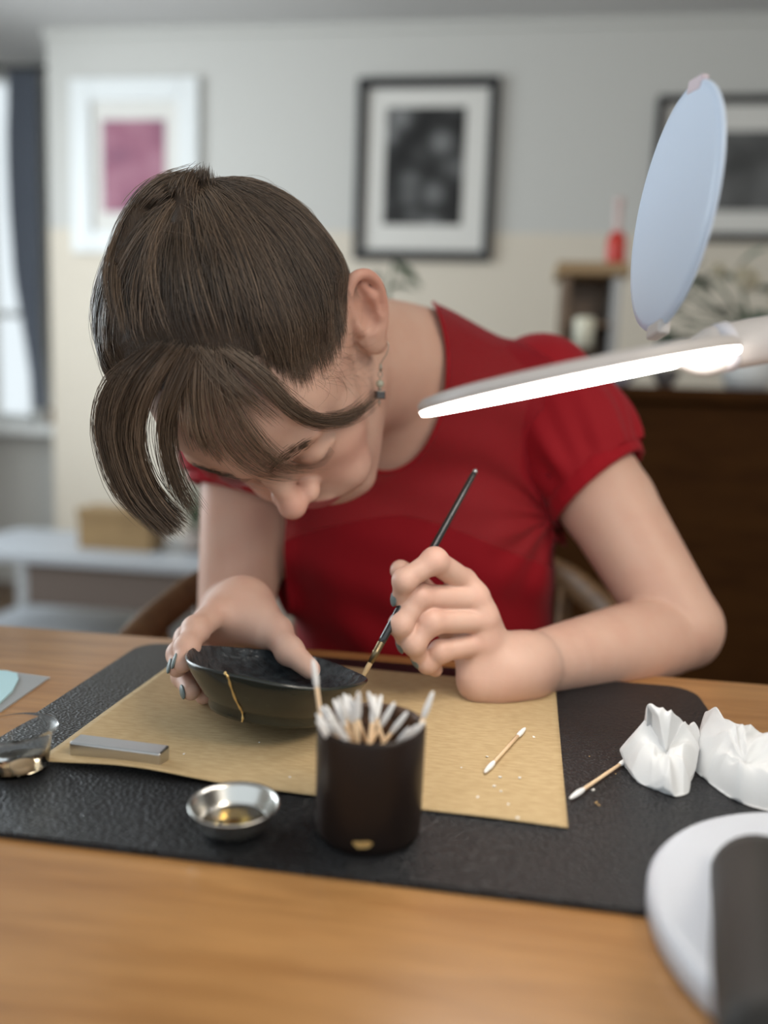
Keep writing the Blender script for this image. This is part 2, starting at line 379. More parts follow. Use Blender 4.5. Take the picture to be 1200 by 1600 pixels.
# ears
for s in (-1, 1):
    eo = np.array([s * 63, -10, 2]); eb = nrm([s * .62, -.78, 0]); eu = nrm([0, -.42, .9]); eb = nrm(eb - eu * (eb @ eu)); en = np.cross(eb, eu) * (1 if s < 0 else -1)
    if en[0] * s < 0: en = -en
    E_ = lambda b, u, n=0: tuple(eo + eb * b + eu * u + en * n)
    ER_ = HR @ np.stack([eb, eu, en], 1)
    hx = [(3, 2, 2), (1, 12, 3), (5, 24, 4), (15, 31, 4), (25, 27, 4), (30, 16, 3), (29, 3, 2), (23, -11, 2), (15, -20, 2)]
    ear = [ell(H(*E_(14, 4, -3)), (.0155, .027, .0035), .004, ER_), ell(H(*E_(10, -22, 1)), (.0085, .0105, .0042), .006, ER_)]
    pts = [H(*E_(*q)) for q in spline(hx, 22)]
    ear += chain(pts, np.linspace(.0034, .0030, len(pts)), .003)
    ear += chain([H(*E_(*q)) for q in ((20, 21, 1), (22, 9, 2), (18, -6, 2), (11, -14, 2))], [.0026, .003, .003, .003], .004)
    ear += [ell(H(*E_(1, -3, 4)), (.0035, .0065, .004), .004, ER_), ell(H(*E_(11, 0, 4)), (.008, .012, .006), .004, ER_, '-')]
    head.append(group(ear, .005))
    if s < 0: EAR_LOBE = H(*E_(10, -30, 1))
neck = [cap(H(0, -22, -20), NB, .050, .054, .03), cap(H(0, 6, -55), NB + np.array([.0, -.03, -.01]), .040, .045, .03)]

torso = [ell(CH, (.132, .092, .165), .05), ell(WA, (.122, .085, .15), .06), ell(PE, (.155, .11, .13), .08),
         cap(NB + (0, .02, -.035), SL + (-.02, .0, -.005), .050, .044, .05), cap(NB + (0, .02, -.035), SR + (.02, 0, -.005), .050, .044, .05),
         ell(NB + (0, .02, -.06), (.12, .07, .07), .05)]
for px in (560, 735): torso.append(ell(W(px, 850, .80), (.058, .055, .058), .05))
armL = [cap(SL, SL + (EL - SL) * .5, .044, .0435, .03), cap(SL + (EL - SL) * .5, EL, .0435, .036, .004)]
fl = [W(795, 1047, .59), W(850, 1034, .618), W(930, 1018, .655), W(1000, 1004, .69), W(1062, 988, .722)]
flr = spline([list(p_) + [r_] for p_, r_ in zip(fl, [.0215, .0245, .0305, .0355, .0325])], 18)
armL += chain(flr[:4, :3], flr[:4, 3], .012) + chain(flr[3:, :3], flr[3:, 3], .002) + [ell(W(1082, 987, .725), (.02, .022, .024), .02)]
armR = [cap(SR, ER, .044, .036, .03)]
fr = [WR, WR * .5 + ER * .5 + (0, 0, .0), ER]
frr = spline([list(p_) + [r_] for p_, r_ in zip(fr, [.0225, .031, .035])], 12)
armR += chain(frr[:, :3], frr[:, 3], .002)
NAILS = []
def finger(pts, rad, nail=None):
    f = chain(pts, rad, .0045)
    for p, r in zip(pts[1:-1], rad[1:-1]): f.append(ell(p, (r * 1.06,) * 3, .003))
    if nail is not None: NAILS.append((np.array(pts[-2]), np.array(pts[-1]), rad[-1], nrm(nail)))
    return group(f, .0018)
P3 = lambda *a: [W(*q) for q in a]
toward = nrm(-CAM_FW)                    # direction from the hands towards the viewer's side of the table
wl = WL
hl = []
mcp = P3((724, 908, .577), (744, 935, .576), (757, 969, .576), (755, 1004, .578))
for q, r in zip(mcp, (.0098, .0102, .0098, .0090)): hl.append(cap(W(768, 1052, .606), q, .0155, r, .010))
hl += [cap(W(768, 1066, .586), W(750, 1066, .584), .0165, .0135, .016), cap(W(770, 1045, .606), W(712, 985, .604), .016, .013, .014),
       cap(W(752, 1000, .590), W(728, 940, .594), .012, .011, .012), cap(W(752, 1060, .585), W(752, 1015, .588), .0145, .012, .014)]
fing_l = [finger(P3((724, 908, .577), (679, 876, .551), (632, 907, .547), (625, 936, .556)), [.0092, .0083, .0074, .0058], (-.8, -.55, .1)),
          finger(P3((744, 935, .576), (656, 932, .558), (626, 976, .553), (634, 1006, .564)), [.0094, .0084, .0075, .0060], (-.75, -.6, -.1)),
          finger(P3((757, 969, .576), (675, 972, .558), (647, 1006, .556), (657, 1030, .567)), [.0090, .0081, .0072, .0058], (-.7, -.6, -.2)),
          finger(P3((755, 1004, .578), (688, 1018, .566), (668, 1036, .568), (680, 1046, .580)), [.0088, .0074, .0066, .0054]),
          finger(P3((712, 985, .602), (672, 940, .598), (645, 905, .588), (626, 891, .580)), [.013, .0110, .0092, .0076])]
hand_l = hl + fing_l
# her right hand on the bowl
wr = WR
hr = []
mr = P3((338, 958, .575), (322, 975, .590), (325, 995, .602), (345, 1015, .610))
for q, r in zip(mr, (.0115, .0115, .0110, .0105)): hr.append(cap(W(378, 952, .605), q, .0185, r, .014))
hr += [cap(W(378, 955, .60), W(420, 985, .575), .0175, .0135, .014), cap(W(360, 962, .59), W(400, 972, .585), .014, .014, .014)]
fing_r = [finger(P3((338, 958, .575), (306, 984, .548), (292, 1012, .530), (285, 1037, .517)), [.0100, .0088, .0076, .0062], (-.9, -.2, .3)),
          finger(P3((322, 975, .590), (294, 998, .566), (280, 1022, .549), (277, 1044, .536)), [.0100, .0088, .0076, .0062], (-.9, -.3, .3)),
          finger(P3((325, 995, .602), (292, 1024, .578), (287, 1056, .555), (298, 1080, .536)), [.0096, .0086, .0074, .0062], (-.9, -.4, .0)),
          finger(P3((345, 1015, .610), (312, 1040, .590), (305, 1066, .570), (318, 1088, .550)), [.0088, .0076, .0068, .0056]),
          finger(P3((404, 962, .590), (431, 988, .572), (452, 1017, .556), (485, 1046, .542)), [.0140, .0112, .0092, .0068])]
hand_r = hr + fing_r
ALL = head + neck + torso + armL + armR + hand_l + hand_r
def cutplane(ctr, ax): ax = nrm(ax); return lambda P: (P - ctr) @ ax
g_wl = cutplane(W(840, 1037, .612), W(795, 1047, .59) - W(850, 1034, .618))
g_wr = cutplane(WR * .8 + ER * .2, WR - ER)
g_nk = cutplane(NB * .92 + H(0, -22, -20) * .08, H(0, -22, -20) - NB)
def inbox(P, lo, hi): return ((P > lo) & (P < hi)).all(1)
def bounds(ops, pad):
    return np.min([o.c - o.r for o in ops], 0) - pad, np.max([o.c + o.r for o in ops], 0) + pad
parts = []; hbox = []; T0 = time.time()
boxes = {'hl': bounds(hand_l, .004), 'hr': bounds(hand_r, .004)}
for ops, g, h in ((hand_l + armL, g_wl, .0010), (hand_r + armR, g_wr, .0012)):
    lo, hi = boxes['hl' if g is g_wl else 'hr']; lo = lo - .012; hi = hi + .012
    hbox.append((g, lo + .006, hi - .006)); pass
    V, F = surface_nets(*volume(ops, lo, hi, h)); V, F = submesh(V, F, ((g(V) > -.002) & inbox(V, lo + .004, hi - .004))[F].all(1)); parts.append((V, F))
lo, hi = bounds(head, .006); lo = np.minimum(lo, NB - .06); hi = np.maximum(hi, NB + .06); hbox.append((g_nk, lo + .006, hi - .006))
V, F = surface_nets(*volume(head + neck + torso + armL[:2] + armR[:1], lo, hi, .0014))
V, F = submesh(V, F, ((g_nk(V) > -.002) & inbox(V, lo + .004, hi - .004))[F].all(1)); HEADV = V; parts.append((V, F)); pass
bops = torso + neck + armL + armR + hand_l + hand_r + [hell((0, 0, 48), (71, 92, 80))]
lo, hi = bounds(torso + armL + armR, .01); lo[2] = -.2
V, F = surface_nets(*volume(bops, lo, hi, .003))
V, F = submesh(V, F, (~np.any([(g(V) > .0045) & inbox(V, a_, b_) for g, a_, b_ in hbox], axis=0))[F].all(1)); parts.append((V, F)); pass
off = 0; VV = []; FF = []
for V, F in parts: VV.append(V); FF.append(F + off); off += len(V)
VV = np.concatenate(VV); FF = np.concatenate(FF)
# skin colour that belongs to the skin itself
C = np.tile(np.array([.63, .405, .315]), (len(VV), 1)); hp = toH(VV)
def blend(w, col):
    global C
    C = C * (1 - w[:, None]) + np.array(col) * w[:, None]
def spot(c, r, soft=1.0): return np.clip(1.4 - np.sqrt((((hp - np.array(c)) / np.array(r)) ** 2).sum(1)) * 1.0, 0, 1) ** soft
isH = (np.abs(hp) < [110, 140, 160]).all(1)
blend(.5 * spot((0, 110, -16), (16, 16, 16)) * isH, (.62, .28, .22))
for s in (-1, 1):
    blend(.35 * spot((s * 40, 75, -18), (26, 26, 24)) * isH, (.64, .31, .25)); blend(.45 * spot((s * 86, -26, 10), (22, 26, 38)) * isH, (.62, .24, .17))
lipd = np.sqrt(((hp[:, 0] / 23) ** 2) + (((hp[:, 2] + 46.8) / 8.5) ** 2)); blend(np.clip((1.05 - lipd) * 6, 0, 1) * .95 * (hp[:, 1] > 86) * isH, (.43, .10, .11))
dk = np.min(np.linalg.norm(VV[:, None] - np.array(mcp + [W(680, 874, .551), W(657, 931, .56), W(675, 972, .56)])[None], axis=2), 1)
blend(.35 * np.clip(1 - dk / .016, 0, 1), (.66, .31, .24))
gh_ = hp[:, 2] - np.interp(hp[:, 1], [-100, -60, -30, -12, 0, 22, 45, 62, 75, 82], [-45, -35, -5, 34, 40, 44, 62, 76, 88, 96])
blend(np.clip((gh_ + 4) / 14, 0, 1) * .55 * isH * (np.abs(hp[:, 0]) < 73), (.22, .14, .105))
M_skin = mat('skin', (.63, .405, .315), .47, spec=.35, attr=True, var=(38, (.96, .91, .90), (1, 1, 1)), bump=(900, .12, .0004), sss=.12, sssc=.005)
person = thing('person', 'person in a red short-sleeved blouse bent over the table, painting a black bowl', 'person', (float(PE[0]), float(PE[1]), -.30))
PT = -np.array(person.location)
def plink(name, me, m_, parent=None, smooth=True):
    o = link(name, me, m_, parent or person, smooth)
    if parent is None: o.location = Vector(PT)
    return o
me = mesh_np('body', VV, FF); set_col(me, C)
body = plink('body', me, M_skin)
from mathutils.bvhtree import BVHTree
HBVH = BVHTree.FromPolygons([tuple(v) for v in parts[2][0]], parts[2][1].tolist())
def trace(px, py, lift=0.0, fallback=None):    # first point of the head met along a view line, lifted towards the viewer
    o = np.array([0, 0, CAM_H]); v = nrm(W(px, py, 1.0) - o); h = HBVH.ray_cast(Vector(o), Vector(v), 2.0)[0]
    if h is None: return None if fallback is None else W(px, py, fallback)
    return np.array(h) - v * lift

# fingernails
M_nail = mat('grey nail varnish', (.15, .19, .19), .38, spec=.35)
for a, b, r, n in NAILS:
    ax = nrm(b - a); n = nrm(n - ax * (n @ ax)); sd = np.cross(ax, n); c = b - ax * r * .1
    nu, nv = 12, 16; V = []
    for i in range(nu + 1):
        for j in range(nv):
            th = math.pi * i / nu; ph = 2 * math.pi * j / nv
            V.append(c + n * r * .86 + ax * r * 1.0 * math.cos(th) + sd * r * .74 * math.sin(th) * math.cos(ph) + n * r * .26 * math.sin(th) * math.sin(ph))
    F = [(i * nv + j, i * nv + (j + 1) % nv, (i + 1) * nv + (j + 1) % nv, (i + 1) * nv + j) for i in range(nu) for j in range(nv)]
    link('fingernail', mesh_np('fingernail', np.array(V), np.array(F)), M_nail, body, True)

# ------------------------------------------------------------------ blouse and trousers
def offset(ops, d): return [Op((lambda f: lambda P: f(P) - d)(o.f), o.c, o.r + abs(d), o.k, o.mode) for o in ops]
M_red = mat('red jersey', (.25, .003, .009), .8, spec=.2, sheen=.06, bump=(420, .25, .0006, 'noise', (1, 1, 3)), var=(9, (.20, .002, .007), (1, 1, .5)))
M_cuff = mat('red ribbed cuff', (.29, .004, .011), .8, spec=.2, sheen=.06, bump=(300, .4, .0008))
M_sheer = mat('sheer red chiffon', (.30, .007, .015), .7, spec=.2, sheen=.06, alpha=.64, bump=(600, .15, .0004))
armp = W(862, 800, .79)
def folds(P, v):
    q = P - armp; r = np.sqrt((q * q).sum(1)); an = np.arctan2(q[:, 2], q[:, 0])
    f = .0022 * np.sin(an * 11 + 1.1) * np.exp(-((r - .06) / .05) ** 2)
    f += .0014 * np.sin(P[:, 0] * 95 + 14 * P[:, 2] + 1.5 * np.sin(P[:, 2] * 40)) * np.clip((.13 - P[:, 2]) / .1, 0, 1)
    f += .0012 * np.sin(P[:, 2] * 120 + P[:, 0] * 35)
    return v - f
bod = offset(neck + torso + armL[:2] + armR[:1], .006)
lo, hi = bounds(torso, .05); lo[2] = -.16
V, F = surface_nets(*volume(bod, lo, hi, .0028, folds))
NC = W(612, 585, .745)
def g_neck(P): q = (P - NC)[:, [0, 2]] / np.array([.054, .088]); return (np.sqrt((q * q).sum(1)) - 1) * .07
def g_arm(P, Sh, El, tc, arm):
    t = (P - Sh) @ nrm(El - Sh)
    return np.maximum(np.linalg.norm(El - Sh) * tc - t, evalops(arm, P) - evalops(torso, P) + .002)
def g_seam(P): return (P[:, 2] - (.112 - .9 * np.abs(P[:, 0] + .08) ** 1.5)) 
V, F = clip_tris(V, F, g_neck(V)); V, F = clip_tris(V, F, g_arm(V, SL, EL, .35, armL[:2])); V, F = clip_tris(V, F, g_arm(V, SR, ER, .36, armR[:1])); V, F = clip_tris(V, F, V[:, 2] + .14)
Vy, Fy = clip_tris(V, F, g_seam(V)); Vb, Fb = clip_tris(V, F, -g_seam(V))
blouse = plink('blouse', mesh_np('blouse', Vb, Fb), M_red); so = blouse.modifiers.new('s', 'SOLIDIFY'); so.thickness = .0012
yoke = link('sheer_yoke', mesh_np('sheer_yoke', Vy, Fy), M_sheer, blouse, True); so = yoke.modifiers.new('s', 'SOLIDIFY'); so.thickness = .0006
yoke['label'] = 'sheer chiffon yoke'
# piping along the neckline
bmv = bmesh.new(); bmv.from_mesh(yoke.data); edge = [e for e in bmv.edges if e.is_boundary and abs(float(g_neck(np.array([e.verts[0].co]))[0])) < .0015 and abs(float(g_neck(np.array([e.verts[1].co]))[0])) < .0015]
PV = []; PF = []
for e in edge:
    V_, F_ = tube_data([np.array(e.verts[0].co), np.array(e.verts[1].co)], .0016, 6); PF.append(F_ + sum(len(x) for x in PV)); PV.append(V_)
if PV: link('neck_binding', mesh_np('neck_binding', np.concatenate(PV), np.concatenate(PF)), M_cuff, blouse, True)
bmv.free()
def sleeve(Sh, El, tcuff, rc):
    ax = nrm(El - Sh); cc = Sh + (El - Sh) * tcuff
    outw = nrm(np.array([1.0 if Sh[0] > -.1 else -1.0, 0, .3])); outw = nrm(outw - ax * (outw @ ax)); axc = nrm(ax + outw * .22)
    e1 = nrm(np.cross(ax, (0, 1, .2))); e2 = np.cross(ax, e1)
    ops = [ell(Sh + (El - Sh) * .19, (.064, .062, .063), .03), cap(Sh - ax * .01, cc + ax * .02, .056, rc + .0025, .02)]
    def gath(P, v):
        q = P - cc; t = q @ ax; a = np.arctan2(q @ e2, q @ e1)
        w = np.clip(1 + t / .11, 0, 1) * np.clip(.15 - t / .022, 0, 1)
        return v - .0030 * w * np.sin(a * 9 + 2.2 * np.sin(a * 2 + 1) + 18 * t) - .0014 * w * np.sin(a * 17 - 30 * t + 1)
    lo, hi = bounds(ops, .01); V, F = surface_nets(*volume(ops, lo, hi, .0024, gath))
    V, F = clip_tris(V, F, -((V - cc) @ nrm(ax + outw * .22)))
    o = link('sleeve', mesh_np('sleeve', V, F), M_sheer2, blouse, True); so = o.modifiers.new('s', 'SOLIDIFY'); so.thickness = .0006
    n, w = 72, .019; V = []
    prof = [(-.5, .0), (-.45, .0022), (-.2, .0034), (.2, .0034), (.45, .0022), (.5, 0), (.4, -.0018), (-.4, -.0018)]
    for i in range(n):
        a = i / n * 2 * math.pi
        for s_, o_ in prof: rd = e1 * math.cos(a) + e2 * math.sin(a); V.append(cc + ax * (s_ * w - .22 * (rd @ outw) * rc) + rd * (rc + .0018 + o_ + .0006 * math.sin(a * 24)))
    k = len(prof); F = [(i * k + j, ((i + 1) % n) * k + j, ((i + 1) % n) * k + (j + 1) % k, i * k + (j + 1) % k) for i in range(n) for j in range(k)]
    link('cuff', mesh_np('cuff', np.array(V), np.array(F)), M_cuff, blouse, True)
M_sheer2 = mat('red sleeve chiffon', (.30, .006, .013), .7, spec=.2, sheen=.06, alpha=.92, bump=(600, .15, .0004))
sleeve(SL, EL, .395, .0495); sleeve(SR, ER, .40, .0485)
M_jean = mat('dark trousers', (.015, .018, .03), .85)
kL, kR = np.array([.05, .52, -.225]), np.array([-.20, .50, -.225])
tr = [ell(PE + (0, 0, -.02), (.158, .112, .11), .05)]
for kn, s_ in ((kL, 1), (kR, -1)):
    hip = PE + np.array([s_ * .085, -.02, -.06]); tr += [cap(hip, kn, .075, .058, .04), cap(kn, kn + (0, .06, -.40), .056, .042, .03), cap(kn + (0, .06, -.44), kn + (0, -.09, -.465), .035, .028, .03)]
lo, hi = bounds(tr, .01)
V, F = surface_nets(*volume(tr, lo, hi, .008)); plink('trousers', mesh_np('trousers', V, F), M_jean)

pass
# ------------------------------------------------------------------ hair
SKC, SKR = np.array([0., 0., 48.]), np.array([71., 92., 80.])
def hairline(x, y): return np.interp(y, [-100, -60, -30, -12, 0, 22, 45, 62, 75, 82], [-45, -35, -5, 34, 40, 44, 62, 76, 88, 96])
def thick(u): return 7 + 17 * np.clip(u[..., 0], 0, 1) ** 1.3 + 2.5 * np.clip(u[..., 2], 0, 1)
def g_hair(p): return p[..., 2] - hairline(p[..., 0], p[..., 1])
M_hair = mat('brown hair', (.062, .036, .020), .36, spec=.7, attr=True)
M_cap = mat('brown hair mass', (.040, .024, .014), .55, spec=.4, bump=(7, .5, .004, 'noise', (160, 160, 8)))
# under-layer that follows the skull
hp = toH(HEADV); Vh, Fh = parts[2]
sel = g_hair(hp) > -2
n_ = nrm_ = (hp - SKC) / SKR ** 2; n_ = n_ / np.linalg.norm(n_, axis=1)[:, None]; u_ = (hp - SKC) / SKR; u_ = u_ / np.linalg.norm(u_, axis=1)[:, None]
inEar = (np.abs(hp[:, 0]) > 60) & (hp[:, 1] < 8) & (hp[:, 1] > -60) & (hp[:, 2] < 44) & (np.abs(hp[:, 0]) > 71 * np.sqrt(np.clip(1 - (hp[:, 1] / 92) ** 2 - ((hp[:, 2] - 48) / 80) ** 2, 0, 1)) + 2)
gg = np.clip((g_hair(hp) - 8) / 34, 0, 1); gg = gg * gg * (3 - 2 * gg)
front = np.clip((hp[:, 1] - 30) / 25, 0, 1)
disp = .3 + (thick(u_) - 3.0) * gg * (1 - .85 * front)
Vc = HT + (hp + n_ * disp[:, None]) @ HR.T / 1000
Vc, Fc = clip_tris(Vc, Fh, np.where(inEar, -1.0, g_hair(hp) - 9 - 22 * np.clip((hp[:, 1] - 25) / 20, 0, 1) - 3 * np.sin(hp[:, 0] * .9) * np.sin(hp[:, 1] * .7)))
hair = plink('hair', mesh_np('hair', Vc, Fc), M_cap); hair['label'] = 'brown hair pinned up at the crown with a loose fringe'

STR, RAD, SHD = [], [], []
NS = 14
def add(P, r, shade): STR.append(P); RAD.append(r); SHD.append(shade)
def slerp(a, b, t):
    w = np.arccos(np.clip((a * b).sum(-1), -1, 1))[..., None]; s = np.sin(w) + 1e-9
    return (np.sin((1 - t) * w) * a + np.sin(t * w) * b) / s
uC = nrm([-.10, -.70, .70])
# pulled-back hair in clumps running to the clip
def seat(p, n, gh):                      # lift points of the hairline on to the real forehead and temples
    q = p.copy()
    for i in np.nonzero((gh < 42) & (p[:, 1] > -28))[0]:
        o_ = HT + HR @ (p[i] + n[i] * 30) / 1000; h = HBVH.ray_cast(Vector(o_), Vector(HR @ -n[i]), .06)[0]
        if h is not None:
            d_ = 30 - np.linalg.norm(np.array(h) - o_) * 1000
            if 0 < d_ < 16 and not (p[i][1] < 6 and d_ > 3): q[i] = p[i] + n[i] * d_
    return q
guides = []
while len(guides) < 620:
    u = nrm(rng.normal(size=3)); p = SKC + SKR * u
    gh = float(g_hair(p))
    if gh < 0 or p[1] < -75 and p[2] < 60: continue
    if p[1] > 42 + .12 * abs(p[0]): continue
    if gh > 45 and rng.random() < .45: continue
    if gh < 22 and p[1] > -20 and rng.random() > (gh + 2) / 24: continue
    guides.append(u)
NG0 = len(guides)
while len(guides) < 1200:
    u = nrm(rng.normal(size=3)); p = SKC + SKR * u; gh = float(g_hair(p))
    if p[0] < 10 and -17 < gh < 16 and -25 < p[1] < 58 and rng.random() < np.interp(gh, [-17, -8, 0, 16], [.06, .3, .85, 1]): guides.append(u)
tt = np.linspace(0, 1, NS)
for gi, u in enumerate(guides):
    edge_ = gi >= NG0
    cl_off = rng.normal() * 1.5; tgt = nrm(uC + rng.normal(size=3) * .05); tone = rng.uniform(.45, 1.7); gh0 = float(g_hair(SKC + SKR * u)); sway = rng.normal() * .05
    for c in range(7 if edge_ else 13):
        u0 = nrm(u + rng.normal(size=3) * .045); p0 = SKC + SKR * u0
        if g_hair(p0) < (-19 if edge_ else -3): continue
        path = slerp(np.repeat(u0[None], NS, 0), np.repeat(nrm(tgt + rng.normal(size=3) * .02)[None], NS, 0), tt[:, None])
        side = np.cross(u0, tgt); path = path + side * (sway * np.sin(tt * math.pi))[:, None]; path /= np.linalg.norm(path, axis=1)[:, None]
        p = SKC + SKR * path; n = path / SKR; n /= np.linalg.norm(n, axis=1)[:, None]
        s0 = np.clip(gh0 / 34, 0, 1); s0 = s0 * s0 * (3 - 2 * s0)
        fr_ = np.clip((p[:, 1] - 30) / 25, 0, 1)
        lev = np.clip(g_hair(p) / 34, 0, 1); lev = lev * lev * (3 - 2 * lev)
        hgt = .8 + thick(path) * lev * (1 - .7 * fr_) - 2.2 * (1 - tt) ** 6 * (s0 > .1) + (cl_off + rng.normal() * .5) * np.clip(tt * 5, .2, 1) * np.clip(lev, .25, 1) - 1.5 * np.clip(tt - .7, 0, 1) / .3
        hgt += .8 * np.sin(tt * rng.uniform(3, 9) + rng.uniform(0, 6)) * lev
        p = seat(p, n, g_hair(p))
        add(HT + (p + n * hgt[:, None]) @ HR.T / 1000, rng.uniform(.00009, .00018) if edge_ else rng.uniform(.00014, .00027), tone * rng.uniform(.7, 1.35) * (rng.uniform(1.3, 2.0) if rng.random() < .07 else 1))
pass
# loose flyaway hairs
for q in range(260):
    u0 = nrm(rng.normal(size=3)); p0 = SKC + SKR * u0
    if g_hair(p0) < 4 or p0[1] > 45: continue
    tgt = nrm(uC + rng.normal(size=3) * .25); path = slerp(np.repeat(u0[None], NS, 0), np.repeat(tgt[None], NS, 0), tt[:, None] * rng.uniform(.3, .8))
    p = SKC + SKR * path; n = path / SKR; n /= np.linalg.norm(n, axis=1)[:, None]
    hgt = thick(path) + rng.uniform(1, 7) * np.sin(tt * math.pi) + 1
    add(HT + (p + n * hgt[:, None]) @ HR.T / 1000, .00010, rng.uniform(1.2, 2.4))
def guide(pts):                          # (px, py, depth or None, lift in mm): None = laid on the head
    out = []
    for q in pts:
        if q[2] is None: out.append(trace(q[0], q[1], (q[3] if len(q) > 3 else 4) / 1000, fallback=.55))
        else: out.append(W(q[0], q[1], q[2]))
    return spline(out, NS)
def sheet(gs, n, jit=(.002, .003, .004), depth=.003, rad=(.00014, .00026), tone=(.6, 1.5), clump=26, short=.15, wpow=1.0, stag=.06):
    G = [guide(g) for g in gs]; m_ = len(G) - 1
    ct = rng.uniform(0, 1, clump)
    for i in range(n):
        c = rng.integers(clump); w = np.clip((ct[c] + rng.normal() * .018) ** wpow, 0, 1) * m_
        k = min(int(w), m_ - 1); f = w - k; P = G[k] * (1 - f) + G[k + 1] * f
        j = np.interp(tt, [0, .5, 1], jit)[:, None]
        P = P + rng.normal(size=3) * j * .55 + np.cumsum(rng.normal(size=(NS, 3)) * .00022, 0) + rng.normal(size=3) * .0009 * np.sin(tt * rng.uniform(2, 6) + rng.uniform(0, 6))[:, None]
        P = P + toward * (rng.uniform(-.3, 1) * depth)
        e = 1 - rng.random() ** 2 * short
        idx = np.linspace(rng.random() ** 1.5 * stag, e, NS) * (NS - 1); i0 = np.minimum(idx.astype(int), NS - 2); ff = (idx - i0)[:, None]
        P = P[i0] * (1 - ff) + P[i0 + 1] * ff
        add(P, rng.uniform(*rad), rng.uniform(*tone) * (.8 + .5 * math.sin(c * 2.4) ** 2))
N_ = None
# heavy lock on her right, hanging past the brow
sheet([[(235, 545, N_, 10), (178, 590, .497), (156, 645, .508), (160, 700, .514), (184, 765, .520), (224, 806, .525), (262, 836, .530)],
       [(262, 540, N_, 9), (212, 590, .485), (188, 650, .497), (192, 710, .505), (218, 770, .513), (250, 806, .520), (276, 830, .525)],
       [(290, 540, N_, 8), (248, 600, .478), (228, 655, .490), (228, 705, .498), (246, 757, .508), (274, 795, .516), (298, 816, .522)]], 1100, depth=.010, short=.12, clump=60, jit=(.002, .003, .005), tone=(.4, 1.8))
sheet([[(292, 542, N_, 6), (262, 610, .480), (250, 660, .488), (254, 710, .498), (270, 760, .508), (296, 800, .516)],
       [(318, 545, N_, 6), (285, 615, N_, 7), (270, 670, .494), (276, 720, .502), (292, 765, .510), (312, 800, .518)]], 200, depth=.006, jit=(.002, .003, .005))
# thin veil over the forehead
sheet([[(300, 545, N_, 5), (288, 620, N_, 6), (292, 690, N_, 6), (322, 740, N_, 7), (372, 780, .535)],
       [(322, 545, N_, 5), (322, 625, N_, 6), (342, 695, N_, 6), (388, 738, N_, 7), (436, 750, N_, 6), (476, 744, N_, 3)],
       [(350, 548, N_, 4), (372, 620, N_, 5), (412, 680, N_, 6), (448, 716, N_, 6), (480, 728, N_, 4), (500, 726, N_, 2)]], 240, depth=.004, clump=44, rad=(.00010, .00019), tone=(.9, 2.6), short=.55, jit=(.003, .003, .006))
# lock swept across her left temple
sheet([[(340, 545, N_, 5), (398, 590, N_, 6), (446, 640, N_, 7), (494, 662, N_, 7), (545, 655, N_, 6), (590, 620, .575)],
       [(372, 548, N_, 4), (425, 592, N_, 5), (470, 640, N_, 6), (512, 656, N_, 6), (556, 646, N_, 5), (585, 622, .575)]], 260, depth=.003, clump=24, tone=(.8, 2.0), rad=(.00010, .0002), short=.3)
sheet([[(300, 540, N_, 5), (330, 580, N_, 6), (370, 620, N_, 7), (420, 665, N_, 7)], [(395, 552, N_, 3), (420, 580, N_, 4), (455, 610, N_, 5), (495, 640, N_, 5)]], 130, depth=.003, clump=30, short=.6, rad=(.0001, .0002), tone=(.8, 1.8))
# fine hairs at the temple and sideburn
for q in range(120):
    x, y = rng.uniform(430, 560), rng.uniform(520, 600); a = rng.uniform(.0, .7); L = rng.uniform(20, 60); cv = rng.normal() * .6
    pts = []
    for k in range(4):
        s_ = k / 3; pts.append((x + L * s_ * math.cos(a + cv * s_), y + L * s_ * math.sin(a + cv * s_), N_, 1.0 + 2.5 * s_))
    if all(trace(p_[0], p_[1]) is not None for p_ in pts): add(guide(pts), .00006, rng.uniform(.9, 2.0))
# knot at the clip
sheet([[(176, 520, .486), (160, 440, .492), (178, 372, .500), (210, 318, .511), (252, 286, .518), (300, 273, .522)],
       [(225, 520, N_, 14), (214, 440, N_, 16), (224, 360, N_, 16), (246, 316, .504), (274, 294, .512), (310, 279, .518)]], 420, depth=.006, clump=26, tone=(.6, 1.9), short=.1, stag=.6)
sheet([[(240, 500, N_, 9), (254, 400, N_, 10), (262, 340, N_, 13), (268, 304, .504), (280, 284, .510), (294, 278, .515)], [(300, 500, N_, 9), (304, 400, N_, 10), (304, 340, N_, 13), (302, 305, .502), (308, 284, .509), (322, 268, .516)]], 420, depth=.003, clump=22, short=.08, stag=.6, tone=(.6, 1.7))
sheet([[(330, 480, N_, 8), (318, 380, N_, 11), (308, 316, N_, 12), (312, 288, .508), (317, 268, .515)], [(400, 470, N_, 7), (362, 380, N_, 9), (338, 318, N_, 11), (328, 292, .509), (324, 268, .516)]], 320, depth=.003, clump=18, tone=(.5, 1.3), stag=.6)
kn = chain(P3((190, 410, .500), (218, 342, .514), (258, 304, .524), (303, 292, .530)), [.006, .0085, .0085, .006], .01) + chain(P3((285, 352, .492), (298, 312, .508), (318, 286, .520)), [.0075, .0075, .003], .01)
lo, hi = bounds(kn, .006); V, F = surface_nets(*volume(kn, lo, hi, .002)); link('hair_knot', mesh_np('hair_knot', V, F), M_cap, hair, True)
